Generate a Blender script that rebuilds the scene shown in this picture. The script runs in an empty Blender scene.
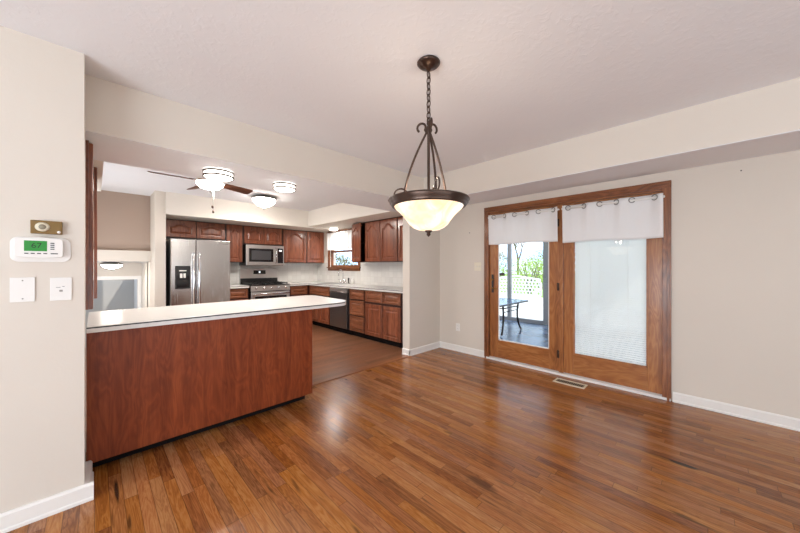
import bpy, bmesh, math, random
from mathutils import Vector, Matrix
random.seed(7)
S = bpy.context.scene
COL = S.collection
PI = math.pi

# ------------------------------------------------------------------ camera
cam = bpy.data.cameras.new('camera'); camo = bpy.data.objects.new('camera', cam); COL.objects.link(camo)
camo.location = (0, 0, 1.28)
camo.rotation_euler = (PI/2, 0, math.radians(-44.78))
cam.sensor_width = 36; cam.lens = 307.6*36/800; cam.clip_start = .02; cam.clip_end = 300
S.camera = camo

# ------------------------------------------------------------------ view
S.view_settings.view_transform = 'Standard'
S.view_settings.look = 'None'
S.view_settings.exposure = 0.0
S.view_settings.gamma = 1.0
S.view_settings.use_curve_mapping = False
S.cycles.max_bounces = 10; S.cycles.diffuse_bounces = 5; S.cycles.glossy_bounces = 4
S.cycles.transparent_max_bounces = 16
S.cycles.sample_clamp_indirect = 6
S.cycles.use_denoising = True

# ------------------------------------------------------------------ world (pale sky with soft cloud)
W = bpy.data.worlds.new('world'); S.world = W; W.use_nodes = True
nt = W.node_tree; nt.nodes.clear()
o = nt.nodes.new('ShaderNodeOutputWorld'); bg = nt.nodes.new('ShaderNodeBackground')
tc = nt.nodes.new('ShaderNodeTexCoord'); mp = nt.nodes.new('ShaderNodeMapping'); mp.inputs['Scale'].default_value = (3, 3, 9)
ns = nt.nodes.new('ShaderNodeTexNoise'); ns.inputs['Scale'].default_value = 1.6; ns.inputs['Detail'].default_value = 5
cr = nt.nodes.new('ShaderNodeValToRGB')
cr.color_ramp.elements[0].position = .40; cr.color_ramp.elements[0].color = (.50, .70, 1, 1)
cr.color_ramp.elements[1].position = .62; cr.color_ramp.elements[1].color = (.95, .97, 1, 1)
nt.links.new(tc.outputs['Generated'], mp.inputs[0]); nt.links.new(mp.outputs[0], ns.inputs[0])
nt.links.new(ns.outputs[0], cr.inputs[0]); nt.links.new(cr.outputs[0], bg.inputs[0])
bg.inputs[1].default_value = 2.8
nt.links.new(bg.outputs[0], o.inputs[0])

# ------------------------------------------------------------------ sun (outside the sunroom) and added area lights, out of view, standing in for indoor daylight
def light(name, kind, loc, rot, energy, color=(1, 1, 1), **kw):
    l = bpy.data.lights.new(name, kind); l.energy = energy; l.color = color
    for k, v in kw.items(): setattr(l, k, v)
    ob = bpy.data.objects.new(name, l); COL.objects.link(ob); ob.location = loc; ob.rotation_euler = rot
    return ob
light('sun', 'SUN', (10, 3, 8), (math.radians(35), math.radians(25), 0), 3.2, (1, .96, .9), angle=.02)
light('fill_light_south', 'AREA', (0.2, -3.0, 1.05), (math.radians(122), 0, 0), 76, (.82, .91, 1), shape='RECTANGLE', size=3.8, size_y=2.0)  # added fill behind the camera, tilted up; no window is built here
light('fill_light_west', 'AREA', (-3.0, -.4, 1.05), (math.radians(118), 0, math.radians(-90)), 205, (.83, .915, 1), shape='RECTANGLE', size=3.0, size_y=2.0)  # added fill on the west side, tilted up towards ceiling and soffit

light('kitchen_ceiling_fill', 'AREA', (-.40, 5.35, 1.25), (math.radians(128), 0, math.radians(-90)), 34, (.88, .94, 1), shape='RECTANGLE', size=1.3, size_y=1.0)  # added fill hidden behind the west cabinets to brighten the kitchen ceiling
LAMP = 7.0      # how brightly the drum lamps glow

# ================================================================== materials
def mat(name):
    m = bpy.data.materials.new(name); m.use_nodes = True
    nt = m.node_tree
    return m, nt, nt.nodes['Principled BSDF']
def N(nt, t, **kw):
    n = nt.nodes.new(t)
    for k, v in kw.items():
        if k in n.inputs: n.inputs[k].default_value = v
        else: setattr(n, k, v)
    return n
def plain(name, c, rough=.5, metal=0, spec=.5, bump=0, bscale=200, **kw):
    m, nt, p = mat(name)
    p.inputs['Base Color'].default_value = (*c, 1); p.inputs['Roughness'].default_value = rough
    p.inputs['Metallic'].default_value = metal; p.inputs['Specular IOR Level'].default_value = spec
    # faint natural variation
    tcn = N(nt, 'ShaderNodeTexCoord'); n = N(nt, 'ShaderNodeTexNoise', Scale=3.0, Detail=3.0)
    mx = N(nt, 'ShaderNodeMixRGB', blend_type='MULTIPLY'); mx.inputs[0].default_value = 1
    r = N(nt, 'ShaderNodeValToRGB'); r.color_ramp.elements[0].color = (.96, .96, .96, 1); r.color_ramp.elements[1].color = (1, 1, 1, 1)
    nt.links.new(tcn.outputs['Object'], n.inputs['Vector']); nt.links.new(n.outputs[0], r.inputs[0])
    mx.inputs[1].default_value = (*c, 1); nt.links.new(r.outputs[0], mx.inputs[2]); nt.links.new(mx.outputs[0], p.inputs['Base Color'])
    if bump:
        b = N(nt, 'ShaderNodeBump'); b.inputs['Strength'].default_value = bump; b.inputs['Distance'].default_value = .01
        n2 = N(nt, 'ShaderNodeTexNoise', Scale=bscale, Detail=3.0)
        nt.links.new(tcn.outputs['Object'], n2.inputs['Vector']); nt.links.new(n2.outputs[0], b.inputs['Height']); nt.links.new(b.outputs[0], p.inputs['Normal'])
    return m
def emis(name, c, s, base=(.9, .9, .88)):
    m, nt, p = mat(name)
    p.inputs['Base Color'].default_value = (*base, 1)
    p.inputs['Emission Color'].default_value = (*c, 1); p.inputs['Emission Strength'].default_value = s
    p.inputs['Roughness'].default_value = .3
    return m
def wood(name, cols, grain='Z', rough=.35, scale=1.0, rings=.5, bump=.05, coat=0, contrast=1.0):
    """cols: dark, mid, light; grain runs along the given local axis"""
    m, nt, p = mat(name)
    tcn = N(nt, 'ShaderNodeTexCoord'); oi = N(nt, 'ShaderNodeObjectInfo')
    mul = N(nt, 'ShaderNodeMath', operation='MULTIPLY'); mul.inputs[1].default_value = 37.0
    add = N(nt, 'ShaderNodeVectorMath', operation='ADD')
    nt.links.new(oi.outputs['Random'], mul.inputs[0])
    cb = N(nt, 'ShaderNodeCombineXYZ')
    for i in range(3): nt.links.new(mul.outputs[0], cb.inputs[i])
    nt.links.new(tcn.outputs['Object'], add.inputs[0]); nt.links.new(cb.outputs[0], add.inputs[1])
    def mapped(sc_across, sc_along):
        mp = N(nt, 'ShaderNodeMapping'); v = [sc_across]*3; v['XYZ'.index(grain)] = sc_along
        mp.inputs['Scale'].default_value = v; nt.links.new(add.outputs[0], mp.inputs[0]); return mp
    big = N(nt, 'ShaderNodeTexNoise', Scale=1.0, Detail=3.0, Roughness=.5, Distortion=.6)
    nt.links.new(mapped(7*scale, 1.3*scale).outputs[0], big.inputs['Vector'])
    # contour lines of the broad noise make cathedral grain
    m1 = N(nt, 'ShaderNodeMath', operation='MULTIPLY'); m1.inputs[1].default_value = 9.0
    nt.links.new(big.outputs[0], m1.inputs[0])
    fr = N(nt, 'ShaderNodeMath', operation='PINGPONG'); fr.inputs[1].default_value = .5
    nt.links.new(m1.outputs[0], fr.inputs[0])
    fine = N(nt, 'ShaderNodeTexNoise', Scale=1.0, Detail=4.0, Roughness=.65)
    nt.links.new(mapped(110*scale, 4*scale).outputs[0], fine.inputs['Vector'])
    mid = N(nt, 'ShaderNodeTexNoise', Scale=1.0, Detail=2.0)
    nt.links.new(mapped(16*scale, 1.0*scale).outputs[0], mid.inputs['Vector'])
    a = N(nt, 'ShaderNodeMath', operation='MULTIPLY'); a.inputs[1].default_value = rings; nt.links.new(fr.outputs[0], a.inputs[0])
    b = N(nt, 'ShaderNodeMath', operation='MULTIPLY'); b.inputs[1].default_value = .45; nt.links.new(fine.outputs[0], b.inputs[0])
    c = N(nt, 'ShaderNodeMath', operation='MULTIPLY'); c.inputs[1].default_value = .75; nt.links.new(mid.outputs[0], c.inputs[0])
    s1 = N(nt, 'ShaderNodeMath', operation='ADD'); nt.links.new(a.outputs[0], s1.inputs[0]); nt.links.new(b.outputs[0], s1.inputs[1])
    s2 = N(nt, 'ShaderNodeMath', operation='ADD'); nt.links.new(s1.outputs[0], s2.inputs[0]); nt.links.new(c.outputs[0], s2.inputs[1])
    r = N(nt, 'ShaderNodeValToRGB'); cr = r.color_ramp
    mid_v = rings*.25+.225+.375; w = .26/contrast
    cr.elements[0].position = max(0, mid_v-w); cr.elements[0].color = (*cols[0], 1)
    cr.elements[1].position = min(1, mid_v+w); cr.elements[1].color = (*cols[2], 1)
    e = cr.elements.new(mid_v); e.color = (*cols[1], 1)
    nt.links.new(s2.outputs[0], r.inputs[0]); nt.links.new(r.outputs[0], p.inputs['Base Color'])
    p.inputs['Roughness'].default_value = rough
    p.inputs['Coat Weight'].default_value = coat; p.inputs['Coat Roughness'].default_value = .15
    bp = N(nt, 'ShaderNodeBump'); bp.inputs['Strength'].default_value = bump; bp.inputs['Distance'].default_value = .004
    nt.links.new(s1.outputs[0], bp.inputs['Height']); nt.links.new(bp.outputs[0], p.inputs['Normal'])
    return m

def plank_floor(name, along, ramp, pw, pl, rough, gap, stains=(), grainamt=.58, hue=0):
    """strip floor laid along local axis 'X' or 'Y'"""
    m, nt, p = mat(name)
    L = nt.links.new
    tcn = N(nt, 'ShaderNodeTexCoord'); sx = N(nt, 'ShaderNodeSeparateXYZ'); L(tcn.outputs['Object'], sx.inputs[0])
    ac, al = (sx.outputs['X'], sx.outputs['Y']) if along == 'Y' else (sx.outputs['Y'], sx.outputs['X'])
    def M(op, a, b=None, c=None):
        n = N(nt, 'ShaderNodeMath', operation=op)
        for i, v in enumerate((a, b, c)):
            if v is None: continue
            if isinstance(v, (int, float)): n.inputs[i].default_value = v
            else: L(v, n.inputs[i])
        return n.outputs[0]
    q = M('DIVIDE', ac, pw); row = M('FLOOR', q); fx = M('FRACT', q)
    wn = N(nt, 'ShaderNodeTexWhiteNoise', noise_dimensions='1D'); L(row, wn.inputs['W'])
    off = M('MULTIPLY', wn.outputs['Value'], 9.3)
    wl = M('MULTIPLY_ADD', wn.outputs['Value'], .5*pl, .75*pl)
    q2 = M('DIVIDE', M('ADD', al, off), wl); colm = M('FLOOR', q2); fy = M('FRACT', q2)
    cv = N(nt, 'ShaderNodeCombineXYZ'); L(row, cv.inputs[0]); L(colm, cv.inputs[1])
    w2 = N(nt, 'ShaderNodeTexWhiteNoise', noise_dimensions='3D'); L(cv.outputs[0], w2.inputs['Vector'])
    rnd = w2.outputs['Value']
    # grain
    gm = N(nt, 'ShaderNodeCombineXYZ')
    L(M('MULTIPLY_ADD', rnd, 40.0, M('MULTIPLY', ac, 24.0)), gm.inputs[0]); L(M('MULTIPLY', al, 1.9), gm.inputs[1]); L(M('MULTIPLY', rnd, 31.0), gm.inputs[2])
    g1 = N(nt, 'ShaderNodeTexNoise', Scale=1.0, Detail=4.0, Roughness=.6, Distortion=.9); L(gm.outputs[0], g1.inputs['Vector'])
    ring = M('PINGPONG', M('MULTIPLY', g1.outputs[0], 7.0), .5)
    gm2 = N(nt, 'ShaderNodeCombineXYZ'); L(M('MULTIPLY', ac, 230.0), gm2.inputs[0]); L(M('MULTIPLY', al, 9.0), gm2.inputs[1]); L(M('MULTIPLY', rnd, 50.0), gm2.inputs[2])
    g2 = N(nt, 'ShaderNodeTexNoise', Scale=1.0, Detail=3.0, Roughness=.7); L(gm2.outputs[0], g2.inputs['Vector'])
    big = N(nt, 'ShaderNodeTexNoise', Scale=.9, Detail=2.0); L(tcn.outputs['Object'], big.inputs['Vector'])
    t = M('ADD', M('MULTIPLY_ADD', rnd, .34, .02), M('MULTIPLY', M('ADD', M('MULTIPLY', ring, .9), M('MULTIPLY', g2.outputs[0], .6)), grainamt))
    t = M('ADD', t, M('MULTIPLY', M('SUBTRACT', big.outputs[0], .5), .35))
    r = N(nt, 'ShaderNodeValToRGB'); el = r.color_ramp.elements
    el[0].position = ramp[0][0]; el[0].color = (*ramp[0][1], 1); el[1].position = ramp[-1][0]; el[1].color = (*ramp[-1][1], 1)
    for pos, cc in ramp[1:-1]: e = el.new(pos); e.color = (*cc, 1)
    L(t, r.inputs[0])
    # hue shift per plank
    hs = N(nt, 'ShaderNodeHueSaturation'); L(r.outputs[0], hs.inputs['Color'])
    L(M('MULTIPLY_ADD', w2.outputs['Color'], .0, .5), hs.inputs['Hue'])
    sc3 = N(nt, 'ShaderNodeSeparateColor'); L(w2.outputs['Color'], sc3.inputs[0])
    L(M('MULTIPLY_ADD', sc3.outputs[1], .006, .4945+hue), hs.inputs['Hue']); L(M('MULTIPLY_ADD', sc3.outputs[2], .12, .97), hs.inputs['Saturation'])
    out = hs.outputs[0]
    # dark flecks of mineral streaks and knots
    gm3 = N(nt, 'ShaderNodeCombineXYZ'); L(M('MULTIPLY', ac, 26.0), gm3.inputs[0]); L(M('MULTIPLY', al, 3.2), gm3.inputs[1]); L(M('MULTIPLY', rnd, 77.0), gm3.inputs[2])
    g3 = N(nt, 'ShaderNodeTexNoise', Scale=1.0, Detail=2.0); L(gm3.outputs[0], g3.inputs['Vector'])
    fl = N(nt, 'ShaderNodeMapRange'); L(g3.outputs[0], fl.inputs[0]); fl.inputs[1].default_value = .66; fl.inputs[2].default_value = .77
    # gaps
    ex = M('MINIMUM', fx, M('SUBTRACT', 1.0, fx)); ey = M('MULTIPLY', M('MINIMUM', fy, M('SUBTRACT', 1.0, fy)), pl/pw)
    e_ = M('MINIMUM', ex, ey)
    gp = N(nt, 'ShaderNodeMapRange'); L(e_, gp.inputs[0]); gp.inputs[1].default_value = .012; gp.inputs[2].default_value = .035; gp.inputs[3].default_value = gap; gp.inputs[4].default_value = 0
    dk = M('MAXIMUM', M('MULTIPLY', fl.outputs[0], .7), gp.outputs[0])
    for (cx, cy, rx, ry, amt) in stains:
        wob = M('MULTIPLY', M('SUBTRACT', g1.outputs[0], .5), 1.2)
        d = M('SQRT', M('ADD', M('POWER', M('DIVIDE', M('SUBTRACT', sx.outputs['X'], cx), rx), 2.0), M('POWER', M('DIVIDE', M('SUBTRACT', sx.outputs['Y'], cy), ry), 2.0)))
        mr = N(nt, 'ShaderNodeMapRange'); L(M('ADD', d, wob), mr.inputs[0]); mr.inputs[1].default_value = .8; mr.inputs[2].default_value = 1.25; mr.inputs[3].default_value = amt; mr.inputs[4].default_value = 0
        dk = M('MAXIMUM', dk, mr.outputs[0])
    mx = N(nt, 'ShaderNodeMixRGB'); L(dk, mx.inputs[0]); L(out, mx.inputs[1]); mx.inputs[2].default_value = (.018, .009, .005, 1)
    L(mx.outputs[0], p.inputs['Base Color'])
    rn = M('MULTIPLY_ADD', g2.outputs[0], .12, rough-.06); L(rn, p.inputs['Roughness'])
    bp = N(nt, 'ShaderNodeBump'); bp.inputs['Strength'].default_value = .12; bp.inputs['Distance'].default_value = .002
    hgt = M('SUBTRACT', M('MULTIPLY', ring, .15), gp.outputs[0]); hgt = M('ADD', hgt, M('MULTIPLY', rnd, .3))
    L(hgt, bp.inputs['Height']); L(bp.outputs[0], p.inputs['Normal'])
    p.inputs['Specular IOR Level'].default_value = .38
    return m

def srgb(r, g, b):
    f = lambda c: (c/255/12.92) if c/255 <= .04045 else ((c/255+.055)/1.055)**2.4
    return (f(r), f(g), f(b))

M_WALL = plain('wall_paint', srgb(220, 212, 201), .75, bump=.05, bscale=90)
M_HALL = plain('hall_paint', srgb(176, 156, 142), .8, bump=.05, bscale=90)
M_KWALL = plain('kitchen_wall_paint', srgb(234, 229, 220), .75, bump=.05, bscale=90)
M_CEIL = plain('textured_ceiling', srgb(238, 239, 242), .85)
def ceil_tex(m):
    nt = m.node_tree; p = nt.nodes['Principled BSDF']; L = nt.links.new
    tcn = N(nt, 'ShaderNodeTexCoord'); n = N(nt, 'ShaderNodeTexNoise', Scale=24.0, Detail=4.0, Roughness=.55, Distortion=.8); L(tcn.outputs['Object'], n.inputs['Vector'])
    mr = N(nt, 'ShaderNodeMapRange'); mr.inputs[1].default_value = .50; mr.inputs[2].default_value = .62; L(n.outputs[0], mr.inputs[0])
    b = N(nt, 'ShaderNodeBump'); b.inputs['Strength'].default_value = .12; b.inputs['Distance'].default_value = .005; L(mr.outputs[0], b.inputs['Height']); L(b.outputs[0], p.inputs['Normal'])
ceil_tex(M_CEIL)
M_TRIM = plain('white_trim_paint', srgb(238, 236, 232), .35)
M_WHITE = plain('white_plastic', srgb(236, 234, 230), .35)
M_COUNTER = plain('white_laminate', srgb(226, 225, 222), .25)
M_STRIPE = plain('dark_laminate_edge', srgb(38, 38, 42), .5)
M_BLACK = plain('black_plastic', (.012, .012, .013), .35)
M_GLOSSBLACK = plain('black_glass', (.01, .01, .012), .08)
M_DARKGREY = plain('dark_grey', (.05, .05, .055), .4)
M_TOE = plain('toe_kick_black', (.008, .006, .006), .8, spec=.15)
M_IRON = plain('oiled_bronze', srgb(78, 62, 54), .32, .75)
M_STEEL = None
def steel(name, base, rough, axis='X', bump=.03):
    m, nt, p = mat(name); L = nt.links.new
    p.inputs['Metallic'].default_value = 1; p.inputs['Base Color'].default_value = (*base, 1); p.inputs['Roughness'].default_value = rough
    tcn = N(nt, 'ShaderNodeTexCoord'); mp = N(nt, 'ShaderNodeMapping'); v = [140, 140, 140]; v['XYZ'.index(axis)] = 2; mp.inputs['Scale'].default_value = v
    n = N(nt, 'ShaderNodeTexNoise', Scale=1.0, Detail=2.0); L(tcn.outputs['Object'], mp.inputs[0]); L(mp.outputs[0], n.inputs['Vector'])
    mr = N(nt, 'ShaderNodeMapRange'); mr.inputs[3].default_value = rough-.06; mr.inputs[4].default_value = rough+.08; L(n.outputs[0], mr.inputs[0]); L(mr.outputs[0], p.inputs['Roughness'])
    n2 = N(nt, 'ShaderNodeTexNoise', Scale=3.5, Detail=1.0); L(tcn.outputs['Object'], n2.inputs['Vector'])
    b = N(nt, 'ShaderNodeBump'); b.inputs['Strength'].default_value = bump*3; b.inputs['Distance'].default_value = .03; L(n2.outputs[0], b.inputs['Height']); L(b.outputs[0], p.inputs['Normal'])
    return m
M_STEEL = steel('brushed_steel', (.64, .63, .62), .33, 'X', .01)
M_STEELD = steel('dark_brushed_steel', (.30, .30, .305), .3, 'Z')
M_STEELF = steel('refrigerator_steel', (.60, .59, .58), .24, 'Z', .02)
M_CHROME = plain('chrome', (.8, .8, .82), .12, 1)
M_BRASS = plain('brass', srgb(150, 112, 58), .3, 1)
M_NICKEL = plain('brushed_nickel', (.30, .29, .27), .35, .9)
M_GOLD = plain('gold_sensor_face', srgb(128, 100, 52), .45, .2)
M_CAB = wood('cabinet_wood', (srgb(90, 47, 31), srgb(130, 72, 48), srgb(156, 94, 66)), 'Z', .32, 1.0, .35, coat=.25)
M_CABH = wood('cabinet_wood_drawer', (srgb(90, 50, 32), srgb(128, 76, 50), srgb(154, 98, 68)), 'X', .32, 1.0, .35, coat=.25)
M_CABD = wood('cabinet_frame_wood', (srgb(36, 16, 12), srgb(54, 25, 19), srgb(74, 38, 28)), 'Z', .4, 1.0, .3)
M_PANEL = wood('cherry_panel', (srgb(102, 44, 19), srgb(128, 58, 28), srgb(148, 74, 38)), 'Z', .42, 1.5, .5, bump=.02, contrast=.8)
M_PANEL.node_tree.nodes['Principled BSDF'].inputs['Specular IOR Level'].default_value = .35
M_OAK = wood('door_oak', (srgb(132, 78, 38), srgb(158, 98, 52), srgb(178, 120, 68)), 'Z', .35, 1.0, .55, coat=.3)
M_OAKH = wood('door_oak_rail', (srgb(132, 78, 38), srgb(158, 98, 52), srgb(178, 120, 68)), 'Y', .35, 1.0, .55, coat=.3)
M_OAKD = wood('door_casing_wood', (srgb(92, 50, 25), srgb(130, 76, 41), srgb(156, 98, 56)), 'Z', .35, 1.0, .5, coat=.3)
M_OAKDH = wood('door_casing_wood_head', (srgb(92, 50, 25), srgb(130, 76, 41), srgb(156, 98, 56)), 'Y', .35, 1.0, .5, coat=.3)
M_THR = wood('threshold_wood', (srgb(110, 62, 32), srgb(150, 92, 52), srgb(170, 110, 64)), 'X', .3, 1.0, .4)
M_FLOOR = plank_floor('oak_strip_floor', 'Y', [(.08, srgb(80, 46, 25)), (.30, srgb(128, 80, 46)), (.55, srgb(160, 106, 62)), (.88, srgb(188, 138, 88))], .0575, .8, .22, .6,
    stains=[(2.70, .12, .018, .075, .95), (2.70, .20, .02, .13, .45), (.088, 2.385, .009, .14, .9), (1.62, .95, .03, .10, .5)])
M_KFLOOR = plank_floor('kitchen_strip_floor', 'X', [(.1, srgb(96, 64, 46)), (.4, srgb(128, 88, 64)), (.7, srgb(146, 104, 78)), (.95, srgb(162, 120, 92))], .083, 1.1, .32, .5)
M_GLASSLAMP = emis('frosted_lamp_glass', (1, .93, .84), LAMP)
M_GLASSLAMP2 = emis('frosted_bowl_glass', (1, .94, .87), 34.0)
M_GREEN = emis('green_lcd', srgb(24, 150, 40), .35, base=srgb(20,110,30))
M_LCDTXT = plain('lcd_digits', (.004, .03, .006), .5)

def glass_mat(name, tint=(.99, .995, .992), refl=.06):
    m, nt, p = mat(name); nt.nodes.remove(p); L = nt.links.new
    out = nt.nodes['Material Output']
    t = N(nt, 'ShaderNodeBsdfTransparent'); t.inputs[0].default_value = (*tint, 1)
    g = N(nt, 'ShaderNodeBsdfGlossy'); g.inputs['Roughness'].default_value = .02; g.inputs[0].default_value = (.9, .95, .95, 1)
    lw = N(nt, 'ShaderNodeLayerWeight'); lw.inputs['Blend'].default_value = .5
    pw = N(nt, 'ShaderNodeMath', operation='POWER'); pw.inputs[1].default_value = 4.0; L(lw.outputs['Facing'], pw.inputs[0])
    ma = N(nt, 'ShaderNodeMath', operation='MULTIPLY_ADD'); ma.inputs[1].default_value = .9; ma.inputs[2].default_value = .035; L(pw.outputs[0], ma.inputs[0])
    mx = N(nt, 'ShaderNodeMixShader'); L(ma.outputs[0], mx.inputs[0]); L(t.outputs[0], mx.inputs[1]); L(g.outputs[0], mx.inputs[2]); L(mx.outputs[0], out.inputs[0])
    return m
M_GLASS = glass_mat('window_glass')

def fabric(name, c, trans=.45):
    m, nt, p = mat(name); nt.nodes.remove(p); L = nt.links.new
    out = nt.nodes['Material Output']
    d = N(nt, 'ShaderNodeBsdfDiffuse'); d.inputs[0].default_value = (*c, 1)
    t = N(nt, 'ShaderNodeBsdfTranslucent'); t.inputs[0].default_value = (*c, 1)
    tcn = N(nt, 'ShaderNodeTexCoord'); n = N(nt, 'ShaderNodeTexNoise', Scale=900.0, Detail=1.0); L(tcn.outputs['Object'], n.inputs['Vector'])
    b = N(nt, 'ShaderNodeBump'); b.inputs['Strength'].default_value = .1; b.inputs['Distance'].default_value = .001; L(n.outputs[0], b.inputs['Height']); L(b.outputs[0], d.inputs['Normal'])
    mx = N(nt, 'ShaderNodeMixShader'); mx.inputs[0].default_value = trans; L(d.outputs[0], mx.inputs[1]); L(t.outputs[0], mx.inputs[2]); L(mx.outputs[0], out.inputs[0])
    return m
M_FABRIC = fabric('white_linen', (.94, .94, .94), .25)
M_SLAT = fabric('blind_slat', (.95, .965, .96), .4)

def alabaster():
    m, nt, p = mat('alabaster_glass'); L = nt.links.new
    tcn = N(nt, 'ShaderNodeTexCoord'); n = N(nt, 'ShaderNodeTexNoise', Scale=7.0, Detail=4.0, Distortion=1.2); L(tcn.outputs['Object'], n.inputs['Vector'])
    r = N(nt, 'ShaderNodeValToRGB'); r.color_ramp.elements[0].position = .35; r.color_ramp.elements[0].color = (1, .66, .36, 1); r.color_ramp.elements[1].position = .62; r.color_ramp.elements[1].color = (1, .93, .82, 1)
    L(n.outputs[0], r.inputs[0]); p.inputs['Base Color'].default_value = (.32, .25, .18, 1); L(r.outputs[0], p.inputs['Emission Color'])
    # the whole bowl glows at one strength, mottled amber to cream
    p.inputs['Emission Strength'].default_value = 1.25; p.inputs['Roughness'].default_value = .25
    return m
M_ALAB = alabaster()

def tile_mat(name, c, grout, sz, rough=.2, plane='YZ', var=.03):
    m, nt, p = mat(name); L = nt.links.new
    tcn = N(nt, 'ShaderNodeTexCoord'); sp = N(nt, 'ShaderNodeSeparateXYZ'); cb = N(nt, 'ShaderNodeCombineXYZ'); L(tcn.outputs['Object'], sp.inputs[0])
    L(sp.outputs[plane[0]], cb.inputs[0]); L(sp.outputs[plane[1]], cb.inputs[1])
    b = N(nt, 'ShaderNodeTexBrick', offset=0.0, squash=1.0); L(cb.outputs[0], b.inputs['Vector'])
    b.inputs['Scale'].default_value = 1; b.inputs['Brick Width'].default_value = sz; b.inputs['Row Height'].default_value = sz; b.inputs['Mortar Size'].default_value = .004
    b.inputs['Color1'].default_value = (*c, 1); b.inputs['Color2'].default_value = (*[min(1, x*(1-var*3)) for x in c], 1); b.inputs['Mortar'].default_value = (*grout, 1)
    L(b.outputs['Color'], p.inputs['Base Color']); p.inputs['Roughness'].default_value = rough
    return m
M_TILE_X = tile_mat('white_wall_tile_side', srgb(226, 224, 220), srgb(214, 211, 206), .108, plane='YZ')
M_TILE_Y = tile_mat('white_wall_tile_rear', srgb(226, 224, 220), srgb(214, 211, 206), .108, plane='XZ')
M_SLATE = tile_mat('blue_slate_tile', srgb(96, 112, 134), srgb(60, 72, 92), .33, .25, 'XY', .14)
M_CONC = plain('pale_patio', srgb(222, 220, 214), .8)
M_ALU = plain('grey_aluminium', srgb(150, 148, 150), .4, .3)
M_LAWN = plain('spring_grass', srgb(150, 180, 90), .9)
M_LEAF = plain('shrub_leaf', srgb(170, 200, 85), .6)
M_LEAF2 = plain('dull_leaf', srgb(132, 140, 110), .7)
M_BARK = plain('grey_bark', srgb(120, 108, 98), .9)
M_WHITEMETAL = plain('white_painted_iron', srgb(245, 245, 243), .4)
M_FANBLADE = wood('walnut_blade', (srgb(70, 40, 28), srgb(104, 62, 44), srgb(128, 80, 58)), 'X', .4)
M_BLUEGLASS = plain('blue_table_glass', srgb(96, 126, 168), .1)

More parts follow.
